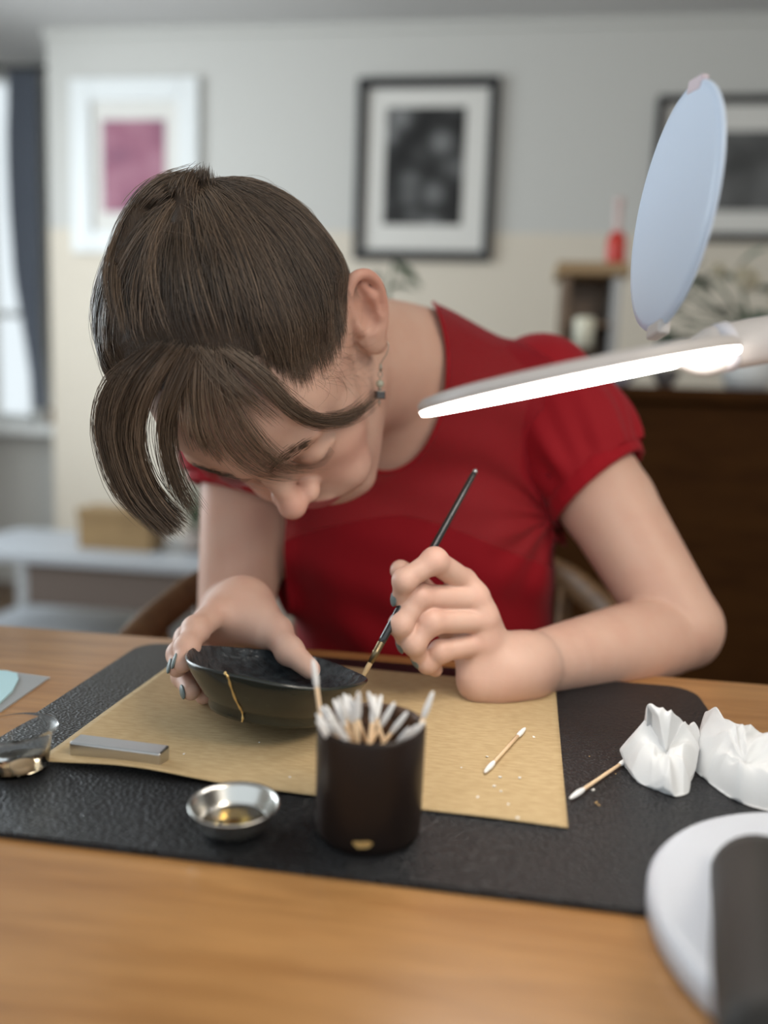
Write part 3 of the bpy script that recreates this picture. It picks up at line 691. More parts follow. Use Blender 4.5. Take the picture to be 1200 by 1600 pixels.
def strand_mesh(name, STR, RAD, SHD, base):
    P = np.array(STR); R = np.array(RAD); n, m_ = P.shape[:2]
    t = np.gradient(P, axis=1); t /= np.linalg.norm(t, axis=2)[..., None] + 1e-12
    u = np.cross(t, np.array([.31, .8, .51])); u /= np.linalg.norm(u, axis=2)[..., None] + 1e-9; v = np.cross(t, u)
    tap = np.interp(np.linspace(0, 1, m_), [0, .08, .75, 1], [.35, 1, .9, .25])
    a = np.arange(3) / 3 * 2 * math.pi
    V = P[:, :, None] + (np.cos(a)[None, None, :, None] * u[:, :, None] + np.sin(a)[None, None, :, None] * v[:, :, None]) * (R[:, None] * tap)[:, :, None, None]
    s = np.arange(n)[:, None, None] * m_ * 3; i = np.arange(m_ - 1)[None, :, None] * 3; j = np.arange(3)[None, None, :]; j2 = (j + 1) % 3
    F = np.stack([s + i + j, s + i + j2, s + i + 3 + j2, s + i + 3 + j], -1).reshape(-1, 4)
    me = mesh_np(name, V.reshape(-1, 3), F)
    c = np.repeat(np.array(SHD), m_ * 3)[:, None] * np.array(base)[None]; set_col(me, np.clip(c, 0, 1))
    return me
o = link('hair_strands', strand_mesh('hair_strands', STR, RAD, SHD, (.102, .070, .048)), M_hair, hair, True); o['kind'] = 'stuff'
# eyebrows and lashes
STR, RAD, SHD = [], [], []
def onface(x, y0, z, lift=.0004):
    p = H(x, y0, z); d = HR @ np.array([0, -1., 0]); h = HBVH.ray_cast(Vector(p), Vector(d), .2)[0]
    return (np.array(h) if h is not None else p + d * .03) - d * lift
for s in (-1, 1):
    for q in range(240):
        t = rng.random() * .85; x = s * (11 + 38 * t); z = 38 + 5 * math.sin(t * 2.6) - 2 * t + rng.normal() * 4.2 * (1 - .6 * t); L = rng.uniform(4, 7)
        P = np.array([onface(x + s * L * k / (NS - 1) * .9, 125, z + L * k / (NS - 1) * (.5 - t * .8), .0003 + .0006 * k / NS) for k in (0, 6, NS - 1)])
        add(spline(P, NS), .0001, rng.uniform(.8, 1.7))
    for q in range(46):
        t = q / 45; x = s * (17 + 29 * t); z = 9.0 + 3.5 * t - 2.5 * math.sin(t * math.pi); p = onface(x, 125, z, 0)
        d = HR @ nrm([s * (t - .4) * .9, .85, -.75]); L = .004 + .002 * t
        add(spline([p, p + d * L * .55, p + d * L + HR @ np.array([0, 0, .0012])], NS), .00013, .3)
for n0, m_ in (('eyebrows_and_lashes', M_hair),):
    o = link(n0, strand_mesh(n0, STR, RAD, SHD, (.085, .052, .031)), m_, hair, True); o['kind'] = 'stuff'
pass

# ------------------------------------------------------------------ table, mat, paper
M_table = wood('honey oak table', (.52, .27, .10), (.38, .18, .06), 1.6, .32, (1.2, 14, 14), coat=.08)
M_dark = wood('dark chair wood', (.21, .105, .035), (.13, .06, .02), 3, .5)
tab = thing('dining_table', 'honey-coloured wooden table with the black mat on it', 'table', (0, .25, FLOOR))
def tbox(n_, lo, hi, m_, par, bev=.004):
    o = box(n_, np.array(lo) - np.array(par.location), np.array(hi) - np.array(par.location), m_, par, bev); return o
tbox('table_top', (-1.0, -.22, -.03), (.95, .662, 0), M_table, tab, .004)
for y0 in (-.15, .575): tbox('apron', (-.9, y0, -.10), (.85, y0 + .02, -.03), M_table, tab)
for x0 in (-.93, .81):
    for y0 in (-.17, .54): tbox('leg', (x0, y0, FLOOR), (x0 + .06, y0 + .06, -.03), M_table, tab)
M_leather = mat('black pebbled leather', (.008, .0085, .010), .36, spec=.5, bump=(700, 1.0, .0009, 'voronoi', (.7, 1, 1)), var=(14, (.013, .0135, .016), (1, 1, 1)))
ang = -.0143; cx, cy = -.0615, .4825
def rotp(x, y, a, ox, oy): return (ox + x * math.cos(a) - y * math.sin(a), oy + x * math.sin(a) + y * math.cos(a))
mt = slab('desk_mat', [rotp(x, y, ang, 0, 0) for x, y in round_rect(-.2265, -.150, .2265, .150, .022)], 0, .003, M_leather, None, .0008)
mt.location = (cx, cy, 0); tag(mt, 'black pebbled leather desk mat under the brown paper', 'desk mat')
MT = .003
M_paper = mat('brown kraft paper', (.52, .385, .215), .75, spec=.25, var=(120, (.44, .315, .165), (1, 5, 1), 6), bump=(300, .15, .0004))
pa = -.0448; pcx, pcy = -.0941, .504
nx, ny = 70, 50; V = []
for j in range(ny):
    for i in range(nx):
        u, v = i / (nx - 1), j / (ny - 1); x, y = (u - .5) * .297, (v - .5) * .21
        z = .0007 + .0005 * math.sin(u * 9 + v * 4) ** 2 + .0038 * max(0, 1 - v / .16) ** 2 * math.exp(-((u - .2) / .16) ** 2) + .0012 * math.exp(-((u - .35) ** 2 + (v - .6) ** 2) / .01)
        X, Y = rotp(x, y, pa, 0, 0); V.append((X, Y, z))
F = [(j * nx + i, j * nx + i + 1, (j + 1) * nx + i + 1, (j + 1) * nx + i) for j in range(ny - 1) for i in range(nx - 1)]
paper = link('kraft_paper', mesh_np('kraft_paper', np.array(V), np.array(F)), M_paper, None, True); paper.location = (pcx, pcy, MT)
so = paper.modifiers.new('s', 'SOLIDIFY'); so.thickness = .0004; so.offset = 1
tag(paper, 'tan sheet of kraft paper lying on the black mat under the bowl', 'paper')
PZ = MT + .0018

# ------------------------------------------------------------------ mended bowl
M_bowl = mat('dark olive glaze', (.011, .0135, .012), .25, spec=.45, var=(30, (.024, .026, .019), (1, 1, 4)), coat=.2)
M_inner = mat('mottled black glaze', (.012, .015, .018), .32, spec=.5, bump=(160, .9, .002), var=(150, (.045, .055, .062), (1, 1, 1), 5))
M_gold = mat('gold lacquer', (.75, .53, .22), .4, metal=.7)
bowl = thing('kintsugi_bowl', 'small black glazed bowl with a gold mended crack, held on the paper', 'bowl', (-.1310, .4780, .0160), rot=(math.radians(-10.5), math.radians(6.0), 0))
def wobr(V, a):
    k = 1 + .012 * np.sin(3 * a + .5) + .008 * np.sin(5 * a + 1); V = V.copy(); V[:, :, :2] *= k[:, None, None]; V[:, :, 2] += np.where(V[:, :, 2] > .02, .0008 * np.sin(4 * a + 2)[:, None], 0); return V
outer = [(0, .002), (.034, .002), (.036, 0), (.0385, .0), (.0395, .002), (.0395, .006), (.043, .008), (.049, .015), (.0545, .0225), (.0580, .028), (.0583, .0292), (.0573, .0300)]
lathe('body', outer, M_bowl, bowl, 96, wob=wobr)
lathe('inner_glaze', [(.0573, .0300), (.0560, .0292), (.053, .0245), (.047, .019), (.038, .0155), (.02, .014), (0, .0138)], M_inner, bowl, 96, wob=wobr)
def bowl_pt(a, s, lift=.0004):
    pr = spline(outer[3:], 60); p_ = pr[int(s * 59)]; k = 1 + .012 * math.sin(3 * a + .5) + .008 * math.sin(5 * a + 1)
    r_ = p_[0] * k + lift; return (math.cos(a) * r_, math.sin(a) * r_, p_[1] + (.0008 * math.sin(4 * a + 2) if p_[1] > .02 else 0))
sm = [(-1.98, 1.0), (-1.985, .93), (-1.955, .82), (-1.94, .72), (-1.93, .62), (-1.90, .50), (-1.86, .40), (-1.87, .30), (-1.85, .16), (-1.86, .04)]
tube('gold_seam', spline([bowl_pt(a + .12, s) for a, s in sm], 40), [.0006 + .0002 * math.sin(i * 1.3) for i in range(40)], M_gold, bowl, 8)
bowl.children[-1]['label'] = 'thin gold repair line'

# ------------------------------------------------------------------ brush
M_black = mat('black lacquer', (.012, .012, .013), .25, coat=.5); M_brass = mat('dark brass ferrule', (.22, .17, .10), .35, metal=1)
M_brist = mat('tan bristles', (.42, .29, .15), .6)
bt, bb = W(742, 737, .590), W(556, 1077, .5345)
br = thing('paint_brush', 'slim black paint brush held in the fist, tip on the bowl rim', 'brush', tuple(bb))
bl = lambda t: (bt + (bb - bt) * t) - bb
tube('handle', [bl(t) for t in (0, .01, .04, .3, .6, .78, .82)], [.0012, .0021, .0023, .0027, .0032, .0027, .0024], M_black, br, 14)
tube('ferrule', [bl(t) for t in (.80, .805, .84, .845, .85, .89)], [.0025, .0026, .0025, .0028, .0024, .0019], M_brass, br, 14)
tube('bristles', [bl(t) for t in (.885, .91, .95, 1.0)], [.0018, .0019, .0013, .0002], M_brist, br, 12)
tube('end_cap', [bl(t) for t in (-.012, -.006, .006)], [.0009, .0019, .0020], mat('steel end', (.5, .5, .5), .3, metal=1), br, 12)

# ------------------------------------------------------------------ cup of cotton swabs
M_cup = mat('brown black glaze', (.026, .014, .009), .36, spec=.28, var=(16, (.012, .008, .007), (1, 1, .5), 5))
M_cupin = mat('rusty brown cup inside', (.11, .055, .028), .6, bump=(260, .8, .002), var=(200, (.05, .026, .016), (1, 1, 1), 5))
cupc = np.array([-.0505, .3738]); CR = .0268; CHT = .0560
cup = thing('cup', 'dark brown glazed cup full of cotton swabs', 'cup', (cupc[0], cupc[1], MT))
lathe('body', [(0, .001), (.0225, .001), (.0245, 0), (.0258, .0015), (.0264, .005), (.0266, .03), (CR, CHT - .002), (CR - .0004, CHT - .0004), (CR - .0012, CHT)], M_cup, cup, 80)
lathe('inner_wall', [(CR - .0012, CHT), (CR - .0022, CHT - .0006), (CR - .0026, CHT - .003), (.0238, .02), (.0232, .006), (.020, .0048), (0, .0048)], M_cupin, cup, 80)
V = []; 
for i in range(14):
    a = i / 14 * 2 * math.pi; r_ = 1 + .25 * math.sin(3 * a + 1); V.append((math.sin(-.02 + .16 * math.cos(a) * r_), .0035 * math.sin(a) * r_))
fle = slab('gold_fleck', [(math.cos(a) * .0042 * (1 + .25 * math.sin(3 * a)), math.sin(a) * .0022 * (1 + .3 * math.sin(2 * a + 1))) for a in np.linspace(0, 2 * math.pi, 14, endpoint=False)], 0, .0006, M_gold, cup)
fa = -1.52; fle.location = (math.cos(fa) * .0263, math.sin(fa) * .0263, .0065); fle.rotation_euler = (math.radians(90), 0, fa + math.pi / 2)
M_stick = mat('birch stick', (.72, .52, .33), .6); M_cotton = mat('cotton tip', (.80, .79, .78), .9, sheen=.4, bump=(900, .3, .0005))
sw0 = bpy.data.objects.new('cotton_swab', None)
sw0.empty_display_size = .01
def tipmesh(z0, s):
    return [(0, z0), (.0006, z0 + s * .0006), (.0011, z0 + s * .0025), (.0014, z0 + s * .006), (.0016, z0 + s * .0095), (.0015, z0 + s * .013), (.00105, z0 + s * .0155), (.0009, z0 + s * .016)]
COL.objects.link(sw0)
lathe('stick', [(0, .008), (.00105, .008), (.00105, .067), (0, .067)], M_stick, sw0, 10)
lathe('cotton_tip', tipmesh(0, 1), M_cotton, sw0, 14); lathe('cotton_tip', tipmesh(.075, -1), M_cotton, sw0, 14)
used = [False]
def swab(A, Bp, label, grp=None):        # from end A to end B
    o = sw0 if not used[0] else copy_tree(sw0); used[0] = True; o.scale = (1, 1, 1)
    A = Vector(A); d = Vector(Bp) - A; o.location = A; o.rotation_mode = 'QUATERNION'; o.rotation_quaternion = d.to_track_quat('Z', 'Y'); o['label'] = label; o['category'] = 'cotton swab'
    if grp: o['group'] = grp
    elif 'group' in o: del o['group']
    return o
tips = [(489, 1029, .000), (494, 1115, -.010), (500, 1104, .0), (507, 1102, .006), (521, 1092, .002), (529, 1089, -.006), (537, 1083, .005), (544, 1086, -.003), (551, 1092, -.012), (560, 1080, -.014), (575, 1080, .0), (586, 1085, .004),
        (596, 1085, .008), (617, 1097, .0), (637, 1112, .002), (677, 1080, .004), (664, 1127, -.004), (652, 1133, -.010), (495, 1125, -.014), (526, 1129, -.018), (534, 1142, -.020), (640, 1137, -.016), (512, 1118, -.012)]
for q, (px, py, dy) in enumerate(tips):
    P = AY(px, py, cupc[1] + dy)
    if py > 1098: P = T(px, py, MT + CHT + .0055 + .0012 * (q % 4))
    L_ = .069; zf = MT + .0068; hh = math.sqrt(max(.008 ** 2, L_ ** 2 - max(P[2] - zf, 0) ** 2)); hh = min(hh, .06)
    best = None
    for k in range(72):
        a = k / 72 * 2 * math.pi; Bp = np.array([P[0] + hh * math.cos(a), P[1] + hh * math.sin(a), P[2] - math.sqrt(max(L_ ** 2 - hh ** 2, 0))])
        t = (MT + CHT - P[2]) / (Bp[2] - P[2] + 1e-9); Rm = P + (Bp - P) * t
        sc = max(np.linalg.norm(Bp[:2] - cupc) - .0195, 0) * 3 + max(np.linalg.norm(Rm[:2] - cupc) - .0215, 0) * 4 + .05 * abs(math.cos(a)) * hh
        if best is None or sc < best[0]: best = (sc, Bp)
    lab, g_ = ('white-tipped cotton swab in the dense bunch filling the left of the brown cup', 'swabs bunched at the left of the cup') if px < 606 else ('white-tipped cotton swab in the loose group at the right of the brown cup', 'swabs at the right of the cup')
    if q == 0: lab, g_ = 'tall cotton swab leaning left out of the brown cup, highest of the bunch', None
    if q == 15: lab, g_ = 'cotton swab leaning far right out of the brown cup', None
    Bq = best[1].copy(); dq = Bq[:2] - cupc; rq = np.linalg.norm(dq)
    if rq > .0195: Bq[:2] = cupc + dq * .0195 / rq
    Bq[2] = max(Bq[2], zf); ks = np.linalg.norm(P - Bq) / .075
    o_ = swab(Bq, P, lab, g_); o_.scale = (.95, .95, ks)
zr = MT + .0022
swab(T(757, 1207, PZ + .0016), T(823, 1135, PZ + .0016), 'single cotton swab lying on the tan kraft paper')
a_ = T(890, 1248, zr); b_ = T(978, 1188, zr); swab(a_, a_ + nrm(b_ - a_) * .075, 'cotton swab on the black mat, half under the crumpled tissue')

# ------------------------------------------------------------------ small things on the mat
M_steel = mat('brushed steel', (.62, .61, .58), .24, metal=1, bump=(60, .05, .0006)); M_bar = mat('worn steel bar', (.55, .55, .55), .3, metal=1, bump=(300, .2, .0004))
dc = T(366, 1262, .014)
dish = thing('steel_dish', 'small round stainless steel dish on the mat beside the cup', 'dish', (dc[0], dc[1], MT))
lathe('body', [(0, .0), (.0125, .0), (.0150, .0012), (.0180, .0055), (.0205, .0110), (.0217, .0128), (.0222, .0130), (.0221, .0138), (.0214, .0138), (.0200, .0118), (.0176, .0065), (.0148, .0028), (.0125, .0017), (0, .0017)], M_steel, dish, 72)
M_liq = mat('clear oil', (.90, .72, .35), .03, trans=1, ior=1.33)
lathe('liquid', [(0, .0018), (.0145, .0030), (.0158, .0042), (0, .0042)], M_liq, dish, 48)
A = T(112, 1181, PZ); B2 = T(246, 1199, PZ); v = nrm(B2 - A); w_ = np.array([-v[1], v[0], 0]); c = A + (B2 - A) / 2 + w_ * .006
bar = box('steel_bar', (-.0285, -.006, 0), (.0285, .006, .0092), M_bar, None, .0012, 3); bar.location = (c[0], c[1], PZ - .0008); bar.rotation_euler = (0, 0, math.atan2(v[1], v[0])); tag(bar, 'small worn steel bar lying on the kraft paper', 'metal bar')
M_clear = mat('clear plastic', (.97, .98, .98), .16, trans=1, ior=1.1, spec=.4)
pc = T(4, 1228, 0)
pot = thing('sauce_pot', 'clear plastic pot with a little liquid at the mat edge', 'plastic pot', (pc[0] - .0005, pc[1] + .016, MT))
lathe('body', [(0, .0), (.0150, .0), (.0158, .0008), (.0185, .0215), (.0205, .0222), (.0212, .0228), (.0212, .0240), (.0200, .0242), (.0188, .0236), (.0180, .0222), (.0151, .0014), (0, .0010)], M_clear, pot, 64)
lathe('liquid', [(0, .0011), (.0149, .0016), (.0156, .0062), (0, .0062)], mat('amber liquid', (.93, .68, .42), .03, trans=1, ior=1.33), pot, 48)
lathe('coin', [(0, .0016), (.006, .0016), (.0062, .0022), (.006, .0032), (0, .0032)], mat('pale disc', (.75, .7, .65), .4), pot, 24).location = (.004, -.003, 0)
# clear sleeve with a pale blue card at the left of the table
q4 = [T(-70, 1040), T(78, 1060), T(2, 1113), T(-150, 1128)]
sl = slab('plastic_sleeve', [(p_[0], p_[1]) for p_ in q4], .0, .0012, mat('frosted plastic', (.80, .84, .86), .25, trans=.55, ior=1.1)); tag(sl, 'clear plastic sleeve on the table left of the mat', 'plastic sleeve')
ec = [T(-60, 1050), T(10, 1053), T(27, 1057), T(29, 1066), T(20, 1084), T(0, 1103), T(-90, 1112)]
cd = slab('blue_card', [(p_[0], p_[1]) for p_ in ec], .0013, .0028, mat('pale blue card', (.50, .76, .82), .3)); tag(cd, 'pale blue rounded card on the clear plastic sleeve', 'card')
# flecks
M_fl = mat('white fleck', (.8, .78, .74), .8); M_fl2 = mat('tan crumb', (.55, .36, .16), .8)
def fleck(px, py, z, r, m_, lab, grp):
    bm = bmesh.new(); bmesh.ops.create_icosphere(bm, subdivisions=1, radius=r)
    for v_ in bm.verts: v_.co *= random.uniform(.6, 1.25); v_.co.z = max(v_.co.z * .5, -.0002)
    o = link('fleck', bm_mesh('fleck', bm), m_); o.location = T(px, py, z); o.location.z = z; tag(o, lab, 'fleck', grp)
for px, py, r in [(721, 1199, .0008), (761, 1182, .0009), (782, 1214, .0013), (772, 1228, .0012), (746, 1245, .0010), (783, 1236, .0009), (794, 1256, .0008), (809, 1278, .0011), (834, 1151, .0012), (812, 1215, .0009), (453, 1214, .0010), (405, 1160, .0007), (287, 1178, .0010)]:
    fleck(px, py, PZ, r, M_fl, 'tiny white fleck scattered on the tan kraft paper', 'flecks on the paper')
fleck(927, 1234, MT + .0003, .0012, M_fl, 'tiny white fleck on the black mat by the swab', None)
for px, py, r in [(932, 1254, .0010), (936, 1258, .0008), (962, 1209, .0005), (921, 1182, .0005)]: fleck(px, py, MT + .0003, r, M_fl2, 'tiny tan crumb on the black mat by the tissue', 'crumbs on the mat')

# ------------------------------------------------------------------ crumpled tissues
M_tis = mat('white tissue', (.66, .67, .68), .85, sss=.15, sssr=(1, 1, 1), sssc=.004, bump=(500, .2, .0004))
def tissue(name, outl, cen, seed, label, nth=220, nr=36, amp=.006):
    r_ = np.random.default_rng(seed); O = np.array([T(a, b, z) for a, b, z in outl]); O = spline(O, nth, True); Cn = T(*cen)
    rr = np.linspace(0, 1, nr); th = np.arange(nth) / nth * 2 * math.pi
    P = Cn + (O[:, None] - Cn) * rr[None, :, None] ** .9
    ph = r_.uniform(0, 6.28, 12)
    dome = .010 * np.sin(rr * math.pi)[None] * np.ones((nth, 1))
    X, Y = P[..., 0] / .02, P[..., 1] / .02
    wx = X + .6 * np.sin(Y * 1.7 + ph[0]) + .3 * np.sin(X * 3.1 + ph[1]); wy = Y + .6 * np.sin(X * 1.9 + ph[2]) + .3 * np.sin(Y * 2.7 + ph[3])
    rid = (1 - np.abs(np.sin(wx * 1.6 + wy * .7 + ph[4]))) * .8 + (1 - np.abs(np.sin(-wx * .9 + wy * 1.9 + ph[5]))) * .8 + (1 - np.abs(np.sin(wx * 3.2 - wy * 2.2 + ph[6]))) * .35 + (1 - np.abs(np.sin(th * 5 + ph[7] + 1.3 * np.sin(rr * 5)[None].T).T if False else np.sin(th[:, None] * 4 + ph[7] + 2 * rr[None])) ) * .5
    P[..., 2] += dome + amp * (rid - 1.2) * np.clip(rr * 4, .4, 1)[None]
    P[..., 0] += .0014 * np.sin(wy * 3 + ph[8]) * np.clip(1.1 - rr, 0, 1); P[..., 1] += .0014 * np.sin(wx * 3 + ph[9]) * np.clip(1.1 - rr, 0, 1)
    P[..., 2] = np.maximum(P[..., 2], MT + .0006)
    base = P[:, -1].copy(); base[:, 2] = MT + .0004; base[:, :2] = Cn[:2] + (base[:, :2] - Cn[:2]) * .93
    back = [T(a, b, z) for a, b, z in outl]
    mid = P[:, -1] * .35 + base * .65; mid[:, :2] = Cn[:2] + (mid[:, :2] - Cn[:2]) * .95
    P = np.concatenate([P, mid[:, None], base[:, None]], 1); k = nr + 2
    i = np.arange(nth)[:, None]; j = np.arange(k - 1)[None]; i2 = (i + 1) % nth
    F = np.stack([i * k + j, i * k + j + 1, i2 * k + j + 1, i2 * k + j], -1).reshape(-1, 4)
    V = P.reshape(-1, 3) - np.array([Cn[0], Cn[1], 0])
    o = link(name, mesh_np(name, V, F), M_tis, None, True); o.location = (Cn[0], Cn[1], 0); tag(o, label, 'tissue', 'white tissues on the mat')
    bm = bmesh.new(); bm.from_mesh(o.data); bmesh.ops.recalc_face_normals(bm, faces=bm.faces[:]); bm.to_mesh(o.data); bm.free()
tissue('crumpled_tissue', [(968, 1170, .012), (982, 1148, .020), (1003, 1140, .026), (1013, 1104, .042), (1045, 1106, .042), (1060, 1118, .036), (1085, 1130, .026), (1095, 1150, .020), (1090, 1185, .014), (1081, 1205, .012), (1076, 1228, .008), (1050, 1243, .004), (1015, 1230, .004), (990, 1212, .006), (976, 1190, .008)], (1045, 1178, .018), 3, 'crumpled white tissue with peaked folds at the end of the swab')
tissue('folded_tissue', [(1086, 1200, .005), (1090, 1165, .014), (1094, 1134, .022), (1106, 1108, .030), (1122, 1122, .026), (1160, 1138, .026), (1210, 1158, .024), (1290, 1180, .02), (1330, 1230, .01), (1290, 1280, .004), (1200, 1266, .004), (1150, 1250, .004), (1115, 1228, .004)], (1170, 1195, .022), 8, 'softly rumpled white tissue reaching past the mat edge at right', amp=.004)

# ------------------------------------------------------------------ magnifier lamp
M_lampw = mat('white lamp plastic', (.56, .52, .50), .35); M_cover = mat('white translucent cover', (.56, .65, .79), .35, sss=.2, sssr=(1, 1, 1), sssc=.003)
M_led = mat('lit diffuser', (1, 1, 1), .5, emit=((1.0, .95, .88), 11.0)); M_lens = mat('magnifier glass', (1, 1, 1), .02, trans=1, ior=1.3); M_lgrey = mat('grey lamp joint', (.62, .61, .66), .4); M_stem = mat('grey lamp arm', (.030, .028, .026), .55, spec=.3)
lamp = thing('magnifier_lamp', 'white magnifier lamp with its round cover flipped up', 'lamp', (.172, .322, 0))
LO = np.array(lamp.location)
a1 = nrm(W(1140, 543, .42) - W(648, 640, .42)); n1 = nrm(np.array([0, 0, 1]) - a1 * a1[2]); b1 = np.cross(n1, a1)
Lc = W(893, 588, .42); vr = nrm(Lc - np.array([0, 0, CAM_H])); n1 = nrm(np.cross(a1, vr)); n1 = n1 if n1[2] > 0 else -n1; b1 = np.cross(n1, a1); sg = 1 if b1 @ vr > 0 else -1; n1 = nrm(n1 - sg * b1 * -.035); b1 = np.cross(n1, a1)
LM = Matrix((a1, b1, n1)).transposed().to_4x4()
def lplace(o, c=Lc, m_=LM): mm = m_.copy(); mm.translation = Vector(np.asarray(c) - LO); o.matrix_local = mm; return o
lplace(lathe('lamp_head', [(.052, -.003), (.055, -.003), (.076, -.003), (.0815, -.003), (.0820, -.0015), (.0815, .0010), (.079, .0030), (.072, .0042), (.056, .0046), (.052, .0040)], M_lampw, lamp, 96, close=True))
lplace(lathe('led_ring', [(.056, -.0032), (.056, -.0050), (.060, -.0058), (.0770, -.0060), (.0805, -.0054), (.0812, -.0032)], M_led, lamp, 96, close=True))
lplace(lathe('lens', [(0, .006), (.03, .0050), (.0518, .0015), (.0518, -.0005), (.03, -.0035), (0, -.0045)], M_lens, lamp, 64))
# cover disc standing on its hinge
mj = nrm(W(1072, 130, .42) - W(1030, 520, .42)); vv_ = nrm(W(1047, 331, .447) - np.array([0, 0, CAM_H])); rp = nrm(np.cross(vv_, mj)); wv = nrm(.29 * rp - .957 * vv_); wv = nrm(wv - mj * (wv @ mj)); nn = np.cross(wv, mj)
Cc = W(1047, 331, .447); CM = Matrix((wv, mj, nn)).transposed().to_4x4()
lplace(lathe('lens_cover', [(0, .0010), (.060, .0010), (.0648, .0004), (.0655, -.0008), (.0650, -.0022), (.0630, -.0026), (.0605, -.0012), (0, -.0010)], M_cover, lamp, 96), Cc, CM)
tb = box('grip_tab', (-.010, .0600, -.0030), (.010, .0672, .0014), mat('pinkish grip', (.55, .46, .50), .45), lamp, .001); lplace(tb, Cc, CM @ Matrix.Rotation(-.32, 4, 'Z'))
hg = box('hinge', (-.010, -.0700, -.004), (.010, -.0620, .003), M_lampw, lamp, .0015); lplace(hg, Cc, CM)
# neck and joint at the right end of the head
lt = lambda p_: p_ - LO
Nk0, Nk1, Nk2 = W(1085, 552, .418), W(1140, 541, .416), W(1260, 520, .41)
tube('neck', [lt(p_) for p_ in spline([Nk0, Nk1, Nk2], 14)], [.0085, .0095, .0105, .0115, .012] + [.0122] * 9, M_lampw, lamp, 24)
tube('neck_collar', [lt(W(1118, 546, .417)), lt(W(1121, 545, .417)), lt(W(1140, 541, .416)), lt(W(1143, 540, .416))], [.0110, .0128, .0130, .0118], M_lgrey, lamp, 28)
V, F = tube_data([lt(p_) for p_ in spline([W(1030, 566, .40), W(1065, 560, .40), W(1095, 560, .402), W(1128, 556, .405)], 10)], [.002, .0030, .0042, .0055, .0068, .0080, .0088, .0092, .0090, .0080], 16, .55, up=(0, 1, 0))
link('led_shroud', mesh_np('led_shroud', V, F), M_lampw, lamp, True)
arm = spline([Nk2, W(1400, 500, .40), np.array([.42, .33, .20]), np.array([.40, .30, .10]), np.array([.30, .28, .06]), np.array([.215, .29, .03])], 60)
tube('arm', [lt(p_) for p_ in arm], .0125, M_lampw, lamp, 20)
lathe('base', [(0, 0), (.094, 0), (.0955, .002), (.0955, .010), (.0935, .0125), (.090, .0135), (0, .0135)], mat('white lamp base', (.58, .61, .67), .3), lamp, 128)
tube('stem', [lt(p_) for p_ in spline([T(1192, 1385, .010), W(1196, 1430, .32), W(1204, 1530, .26), W(1220, 1680, .21)], 14)], np.linspace(.022, .016, 14), M_stem, lamp, 32)

# ------------------------------------------------------------------ earring
er = thing('earring', 'dangling earring with a pearl and a black cube bead below the ear', 'earring', tuple(EAR_LOBE))
M_wire = mat('aged silver wire', (.45, .42, .36), .35, metal=1)
hk = [(0, 0, .004), (.003, -.002, .0055), (.0045, -.003, .002), (.0035, -.0025, -.004), (.001, -.001, -.009), (0, 0, -.012)]
tube('hook', spline(hk, 24), .0004, M_wire, er, 8)
tube('wire_coil', [(0, 0, -.011), (0, 0, -.013), (.0002, 0, -.0165), (0, 0, -.017)], [.0006, .0011, .0011, .0006], M_wire, er, 10)
tube('link', [(.0017 * math.cos(a), 0, -.0192 + .0022 * math.sin(a)) for a in np.linspace(0, 2 * math.pi, 20)], .0004, M_wire, er, 6)
tube('pin', [(0, 0, -.0215), (0, 0, -.043)], .0004, M_wire, er, 6)
lathe('pearl_bead', [(0, -.0030)] + [(.0030 * math.cos(t), .0030 * math.sin(t)) for t in np.linspace(-1.4, 1.4, 14)] + [(0, .0030)], mat('greenish pearl', (.42, .43, .34), .2, coat=.6), er, 24).location = (0, 0, -.0262)
lathe('silver_spacer', [(0, -.0008), (.0016, -.0006), (.0016, .0006), (0, .0008)], M_wire, er, 16).location = (0, 0, -.0302)
box('cube_bead', (-.0035, -.0035, -.0375), (.0035, .0035, -.0315), mat('black bead', (.012, .012, .014), .2), er, .0006)
lathe('end_bead', [(0, -.0012)] + [(.0012 * math.cos(t), .0012 * math.sin(t)) for t in np.linspace(-1.4, 1.4, 8)] + [(0, .0012)], M_wire, er, 14).location = (0, 0, -.0400)
er.rotation_euler = (0, 0, .5)

# ------------------------------------------------------------------ chair
ch = thing('dining_chair', 'wooden chair with a curved bent-wood back rail behind the person', 'chair', (float(PE[0]), .97, FLOOR))
CO = np.array(ch.location)
rail = spline([W(200, 1012, .86), W(262, 952, .93), W(338, 902, 1.0), W(480, 868, 1.08), W(680, 862, 1.11), W(850, 888, 1.07), W(930, 938, 1.0), W(985, 1000, .93)], 60)
V, F = tube_data([p_ - CO for p_ in rail], .019, 16, .55, up=(0, 1, .2)); link('back_rail', mesh_np('back_rail', V, F), M_dark, ch, True)
seat = slab('seat', round_rect(-.21, -.21, .21, .19, .07), -FLOOR - .385, -FLOOR - .355, M_dark, ch, .006)
for i in (6, 14, 45, 53):
    p_ = rail[i] - CO; tube('spindle', [p_, np.array([np.clip(p_[0], -.19, .19), min(p_[1], .16), -FLOOR - .37])], .009, M_dark, ch, 12)
for sx in (-1, 1):
    for sy in (-1, 1): tube('leg', [(sx * .17, sy * .15, -FLOOR - .37), (sx * .20, sy * .19, 0)], [.018, .012], M_dark, ch, 14)

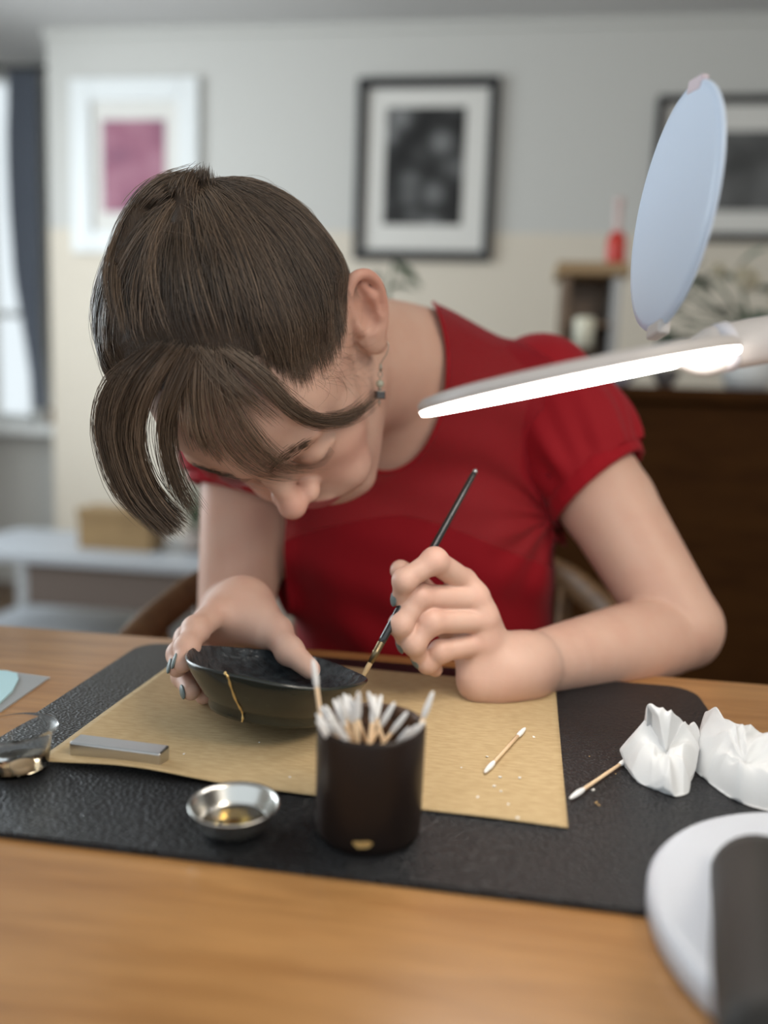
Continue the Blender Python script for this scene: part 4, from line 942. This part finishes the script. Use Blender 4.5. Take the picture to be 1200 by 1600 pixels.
# ------------------------------------------------------------------ the room behind: pictures
M_blackf = mat('black frame', (.018, .018, .020), .4); M_whitef = mat('white frame', (.80, .82, .82), .45); M_board = mat('off-white mount', (.74, .72, .68), .8)
def print_mat(name, cols, scale, kind='noise'):
    M = mat(name, cols[0], .6); nt = M.node_tree; N = nt.nodes; L = nt.links
    tc = N.new('ShaderNodeTexCoord')
    if kind == 'noise': t = N.new('ShaderNodeTexNoise'); t.inputs['Detail'].default_value = 3; o_ = 0
    else: t = N.new('ShaderNodeTexVoronoi'); o_ = 0
    t.inputs['Scale'].default_value = scale; L.new(tc.outputs['Object'], t.inputs['Vector'])
    cr = N.new('ShaderNodeValToRGB'); e = cr.color_ramp.elements
    e[0].position = .25; e[0].color = (*cols[0], 1); e[1].position = .75; e[1].color = (*cols[-1], 1)
    if len(cols) > 2: x = e.new(.5); x.color = (*cols[1], 1)
    L.new(t.outputs[o_], cr.inputs[0]); L.new(cr.outputs[0], N['Principled BSDF'].inputs['Base Color']); return M
def picture(label, o_px, w, p_px, mf, mp, fw=.03):
    Y = BACK - fw
    a = AY(o_px[0], o_px[1], Y); b = AY(o_px[2], o_px[3], Y); x0, x1, z1, z0 = a[0], b[0], a[2], b[2]
    pic = thing('framed_picture', label, 'picture', ((x0 + x1) / 2, BACK, z0), 'framed pictures on the back wall')
    O = np.array(pic.location); bx = lambda n_, lo, hi, m_, bv=.004: box(n_, np.array(lo) - O, np.array(hi) - O, m_, pic, bv)
    bx('frame_rail', (x0, Y, z0), (x0 + w, BACK, z1), mf); bx('frame_rail', (x1 - w, Y, z0), (x1, BACK, z1), mf)
    bx('frame_rail', (x0 + w, Y, z1 - w), (x1 - w, BACK, z1), mf); bx('frame_rail', (x0 + w, Y, z0), (x1 - w, BACK, z0 + w), mf)
    bx('mount_board', (x0 + w, BACK - .012, z0 + w), (x1 - w, BACK - .002, z1 - w), M_board, 0)
    c = AY(p_px[0], p_px[1], BACK - .012); d = AY(p_px[2], p_px[3], BACK - .012)
    bx('print', (c[0], BACK - .0145, d[2]), (d[0], BACK - .012, c[2]), mp, 0)
picture('white framed picture with a pink and purple abstract print', (108, 122, 308, 396), .085, (160, 188, 258, 332), M_whitef, print_mat('pink abstract', ((.13, .06, .11), (.32, .12, .18), (.44, .22, .28)), 7))
picture('black framed picture with a dark floral photograph and wide white mount', (559, 120, 767, 408), .038, (604, 168, 720, 352), M_blackf, print_mat('dark floral', ((.20, .20, .20), (.05, .05, .05), (.008, .008, .008)), 9, 'v'))
picture('black framed picture partly hidden behind the flipped-up lamp cover', (1030, 148, 1300, 378), .030, (1118, 205, 1250, 330), M_blackf, print_mat('grey photograph', ((.02, .02, .02), (.10, .10, .10), (.25, .25, .25)), 5))

# ------------------------------------------------------------------ curtain and window sill
M_cur = mat('slate grey curtain', (.14, .16, .20), .9, sheen=.2)
rows = [(112, 12, 58), (200, 11, 60), (320, 13, 61), (430, 22, 62), (520, 38, 64), (590, 50, 68), (640, 57, 72)]
nc, nr_ = 46, 40; yy = np.linspace(rows[0][0], rows[-1][0], nr_); R_ = np.array(rows)
V = []
for y in yy:
    l = np.interp(y, R_[:, 0], R_[:, 1]); r_ = np.interp(y, R_[:, 0], R_[:, 2])
    for i in range(nc):
        u = i / (nc - 1); p_ = AY(l + (r_ - l) * u, y, WY - .10); p_[1] += .022 * math.sin(u * 6 * 2 * math.pi + .3 * math.sin(y * .02)); V.append(p_)
F = [(j * nc + i, j * nc + i + 1, (j + 1) * nc + i + 1, (j + 1) * nc + i) for j in range(nr_ - 1) for i in range(nc - 1)]
V = np.array(V); cur = link('curtain', mesh_np('curtain', V, np.array(F)), M_cur, None, True); so = cur.modifiers.new('s', 'SOLIDIFY'); so.thickness = .004
tag(cur, 'slate grey curtain drawn to the side of the window', 'curtain')
p_ = AY(-20, 104, WY - .10); q_ = AY(72, 104, WY - .10)
rod = tube('curtain_rod', [(p_[0] - .3, WY - .10, V[0][2] + .012), (q_[0], WY - .10, V[0][2] + .012)], .012, M_blackf); tag(rod, 'dark curtain rod above the window', 'curtain rod')
sp = AY(84, 678, WY - .09)
so_ = thing('wooden_ornament', 'small wooden ornament at the end of the window sill', 'ornament', (sp[0] - .0, WY - .09, wz0))
lathe('body', [(0, 0), (.03, 0), (.034, .01), (.022, .03), (.03, .05), (.02, .075), (0, .08)], M_dark, so_, 24)

# ------------------------------------------------------------------ low console on the left
M_slab = mat('pale grey top', (.38, .40, .43), .45); M_taupe = mat('taupe drawer front', (.135, .105, .090), .6); M_grey = mat('grey console', (.42, .42, .42), .6)
CY = 2.30
zt = AY(100, 868, CY)[2]; xl = AY(-90, 868, CY)[0]; xr = AY(345, 868, CY)[0]; zl = AY(150, 952, CY)[2]
con = thing('console_table', 'low console with pale top and taupe drawer by the left wall', 'console', ((xl + xr) / 2, CY + .2, FLOOR))
O = np.array(con.location); cb = lambda n_, lo, hi, m_, bv=.004: box(n_, np.array(lo) - O, np.array(hi) - O, m_, con, bv)
cb('top', (xl, CY - .02, zt - .03), (xr, CY + .42, zt), M_slab)
x1_ = AY(42, 900, CY)[0]
dr = cb('drawer_front', (x1_, CY, zl), (xr - .02, CY + .02, zt - .03), M_taupe); cb('carcass', (x1_ - .02, CY + .021, zl), (xr - .02, CY + .40, zt - .03), M_grey)
cb('shelf', (xl + .02, CY, zl - .14), (xr - .02, CY + .40, zl - .115), M_slab)
for x_ in (xl + .02, xr - .06):
    for y_ in (CY + .0, CY + .36): cb('leg', (x_, y_, FLOOR), (x_ + .04, y_ + .04, zt - .03), M_grey)
a = AY(122, 848, CY + .12); b = AY(236, 800, CY + .12)
bxw = thing('wooden_box', 'wooden box standing on the pale console top', 'box', ((a[0] + b[0]) / 2, CY + .18, zt)); hw = (b[0] - a[0]) / 2; hh_ = b[2] - zt
M_boxw = wood('box wood', (.36, .23, .10), (.26, .16, .07), 4, .5)
box('body', (-hw, -.06, 0), (hw, .06, hh_ * .8), M_boxw, bxw, .003); box('lid', (-hw - .004, -.064, hh_ * .8), (hw + .004, .064, hh_), M_boxw, bxw, .003)
def leaf_mesh(L, w):
    n = 9; V = []
    for i in range(n):
        t = i / (n - 1); ww = w * math.sin(math.pi * t ** .8) ; z = .25 * L * t * t * -1
        V += [(-ww, t * L, z + ww * .25), (0, t * L, z), (ww, t * L, z + ww * .25)]
    F = []
    for i in range(n - 1):
        for j in range(2): F.append((i * 3 + j, i * 3 + j + 1, (i + 1) * 3 + j + 1, (i + 1) * 3 + j))
    return mesh_np('leaf', np.array(V), np.array(F))
M_leaf = mat('green leaf', (.035, .085, .035), .5); M_leaf2 = mat('grey green leaf', (.10, .14, .10), .6); M_pot = mat('terracotta pot', (.35, .30, .27), .7)
def plant(label, base, n, spread, h, L, w, m_, pr=.05, ph=.09, name='potted_plant', seed=1):
    r_ = random.Random(seed); t_ = thing(name, label, 'plant', tuple(base)); lathe('pot', [(0, 0), (pr * .75, 0), (pr, ph), (pr * .9, ph), (pr * .85, ph * .9), (0, ph * .9)], M_pot, t_, 32)
    lm = leaf_mesh(L, w); lm.materials.append(m_)
    for i in range(n):
        a = r_.uniform(0, 6.28); k = r_.uniform(.2, 1); tip = np.array([math.cos(a) * spread * k, math.sin(a) * spread * k, ph + h * r_.uniform(.4, 1)])
        tube('stem', [(0, 0, ph * .85), tuple(tip * [.4, .4, .6]), tuple(tip)], .0025, m_, t_, 6)
        o = bpy.data.objects.new('leaf', lm); COL.objects.link(o); o.parent = t_; o.location = tip; o.rotation_euler = (r_.uniform(-.7, .5), r_.uniform(-.4, .4), a - math.pi / 2); lm.shade_smooth()
pb = AY(300, 880, CY + .15)
plant('leafy green pot plant on the console beside the wooden box', (pb[0], CY + .18, zt), 16, .09, .17, .08, .018, M_leaf, .045, .07, seed=4)

# ------------------------------------------------------------------ dark sideboard on the right and what stands on it
M_side = wood('dark walnut', (.060, .023, .005), (.040, .014, .003), 2, .7, (1, 6, 6)); M_side.node_tree.nodes['Principled BSDF'].inputs['Specular IOR Level'].default_value = .08
SY = 1.80
zt2 = AY(1050, 605, SY)[2]; xa = AY(560, 640, SY)[0]; xb = 1.35
sb = thing('sideboard', 'dark walnut sideboard behind the person', 'sideboard', ((xa + xb) / 2, SY + .2, FLOOR)); O = np.array(sb.location)
sbx = lambda n_, lo, hi, m_=M_side, bv=.004, par=None: box(n_, np.array(lo) - O, np.array(hi) - O, m_, par or sb, bv)
sbx('top', (xa - .02, SY - .02, zt2 - .03), (xb + .02, SY + .42, zt2)); sbx('carcass', (xa, SY + .02, FLOOR + .08), (xb, SY + .40, zt2 - .03))
nd = 2; xm = AY(800, 640, SY)[0]; ed_ = [xa, xm, xb]
for i in range(nd):
    d_ = sbx('door', (ed_[i] + .004, SY, FLOOR + .10), (ed_[i + 1] - .004, SY + .019, zt2 - .035))
    k_ = lathe('knob', [(0, 0), (.008, 0), (.006, .012), (.012, .02), (.010, .028), (0, .03)], M_brass, d_, 20); k_.location = np.array([xm + (.04 if i else -.04), SY, -.25]) - O; k_.rotation_euler = (math.pi / 2, 0, 0)
for x_ in (xa + .03, xb - .08):
    for y_ in (SY + .04, SY + .33): sbx('foot', (x_, y_, FLOOR), (x_ + .05, y_ + .05, FLOOR + .08))
# small wooden shelf unit with a red bottle on top
YS = SY + .14
a = AY(872, 408, YS); b = AY(985, 428, YS); xs0, xs1, zs = a[0], b[0], a[2]
M_oak = wood('light oak', (.42, .28, .14), (.30, .19, .09), 4, .5); M_brn = wood('brown board', (.20, .13, .08), (.13, .08, .05), 4, .5)
su = thing('wooden_stand', 'small wooden shelf stand on the sideboard right of the shoulder', 'shelf', ((xs0 + xs1) / 2, YS + .06, zt2)); O2 = np.array(su.location)
ub = lambda n_, lo, hi, m_: box(n_, np.array(lo) - O2, np.array(hi) - O2, m_, su, .003)
ub('top_board', (xs0, YS, zs - .03), (xs1, YS + .13, zs), M_oak); ub('side_board', (xs0 + .015, YS + .01, zt2), (xs0 + .035, YS + .12, zs - .03), M_brn); ub('side_board', (xs1 - .035, YS + .01, zt2), (xs1 - .015, YS + .12, zs - .03), M_grey)
ub('back_board', (xs0 + .035, YS + .105, zt2), (xs1 - .035, YS + .12, zs - .03), M_brn); ub('mid_board', (xs0 + .035, YS + .01, (zt2 + zs) / 2 - .005), (xs1 - .035, YS + .105, (zt2 + zs) / 2 + .008), M_brn)
p_ = AY(962, 400, YS + .05)
rb = thing('red_bottle', 'small bright red bottle with a pale neck on the wooden stand', 'bottle', (p_[0], YS + .05, zs))
lathe('body', [(0, 0), (.020, 0), (.022, .004), (.022, .055), (.014, .075), (0, .075)], mat('red glass', (.50, .03, .02), .3), rb, 28)
lathe('neck', [(.012, .074), (.009, .085), (.009, .135), (.012, .138), (.012, .15), (0, .15)], mat('pale pink label', (.55, .42, .40), .5), rb, 24)
p_ = AY(915, 540, SY + .06); q_ = AY(915, 492, SY + .06)
jz = max(zt2, p_[2])
jar = thing('candle_jar', 'cream candle in a glass jar in front of the wooden stand', 'candle', (p_[0], SY + .115, zt2)); hj = q_[2] - zt2
lathe('holder', [(0, 0), (.030, 0), (.030, .006), (.010, .014), (.008, hj * .5), (.022, hj * .56), (0, hj * .56)], M_brn, jar, 28)
lathe('candle', [(0, hj * .56), (.022, hj * .56), (.023, hj * .98), (.019, hj), (0, hj * .98)], mat('cream wax', (.66, .64, .52), .5), jar, 28)
for k, (px, w_, lab, c) in enumerate(((905, .038, 'round pewter bowl on the sideboard nearest the red sleeve', (.20, .19, .21)), (965, .045, 'wide lilac-grey bowl on the sideboard under the lamp arm', (.34, .32, .38)), (1040, .030, 'small dark pewter cup on the sideboard under the lamp neck', (.10, .09, .09)))):
    p_ = AY(px, 606, SY + .04); bo = thing('bowl', lab, 'bowl', (p_[0], SY + .05, zt2))
    lathe('body', [(0, 0), (w_ * .5, 0), (w_ * .55, .004), (w_ * .95, .028), (w_, .040), (w_ * .94, .040), (w_ * .85, .028), (w_ * .45, .010), (0, .009)], mat('glaze %d' % k, c, .35), bo, 36)
# roses in a white vase
p_ = AY(1180, 600, SY + .10); vs = thing('rose_vase', 'white vase of cream roses on the sideboard at the right edge', 'flowers', (p_[0], SY + .16, zt2))
lathe('vase', [(0, 0), (.040, 0), (.055, .03), (.058, .07), (.036, .12), (.034, .14), (.040, .15), (.035, .15), (.03, .13), (0, .12)], mat('white china', (.72, .73, .73), .3), vs, 40)
M_rose = mat('cream petal', (.76, .70, .56), .7, sss=.1)
def petal(L, w, curl):
    V = []; n = 7
    for i in range(n):
        for j in range(n):
            u = i / (n - 1) * 2 - 1; v_ = j / (n - 1); wd = w * math.sin(math.pi * (.15 + .7 * v_)); V.append((u * wd, L * .25 * u * u + curl * v_ * v_ - .004, v_ * L))
    return mesh_np('petal', np.array(V), np.array([(i * n + j, (i + 1) * n + j, (i + 1) * n + j + 1, i * n + j + 1) for i in range(n - 1) for j in range(n - 1)]))
for fx, fy, sc in ((1162, 442, 1.0), (1120, 425, .6), (1215, 470, .9)):
    c = AY(fx, fy, SY + .10); c = c - np.array(vs.location)
    tube('stem', [(0, 0, .13), (c[0] * .5, c[1] * .3, (c[2] + .13) / 2), (c[0], c[1], c[2] - .02)], .003, M_leaf, vs, 8)
    fl = bpy.data.objects.new('rose', None); COL.objects.link(fl); fl.parent = vs; fl.location = c; fl.rotation_euler = (1.1, 0, .2); fl.empty_display_size = .01
    for ring, (n, L, w, tilt) in enumerate(((4, .030, .014, .15), (6, .036, .020, .5), (8, .040, .024, .95))):
        pm = petal(L * sc, w * sc, .008 * sc); pm.materials.append(M_rose); pm.shade_smooth()
        for k in range(n):
            o = bpy.data.objects.new('petal', pm); COL.objects.link(o); o.parent = fl; o.rotation_euler = (-tilt, 0, 0); a = k / n * 6.283 + ring
            o.rotation_euler = (Matrix.Rotation(a, 3, 'Z') @ Matrix.Rotation(tilt, 3, 'X')).to_euler(); o.location = (0, 0, -.012 * sc)
lm = leaf_mesh(.08, .022); lm.materials.append(M_leaf2); lm.shade_smooth(); r_ = random.Random(11)
for k in range(26):
    c = AY(r_.uniform(1035, 1240), r_.uniform(400, 545), SY + .13 + r_.uniform(-.03, .06)) - np.array(vs.location)
    o = bpy.data.objects.new('leaf', lm); COL.objects.link(o); o.parent = vs; o.location = c; o.rotation_euler = (r_.uniform(-1, 1), r_.uniform(-.6, .6), r_.uniform(0, 6.28))
    if k % 2 == 0: tube('stem', [(0, 0, .13), tuple(c * [.6, .6, .5] + [0, 0, .07]), tuple(c)], .002, M_leaf2, vs, 6)
# tall plant behind the head
p_ = AY(585, 600, SY + .2)
plant('green trailing plant on the sideboard behind the ear', (p_[0], SY + .2, zt2), 12, .07, .22, .09, .016, M_leaf, .05, .08, seed=9)
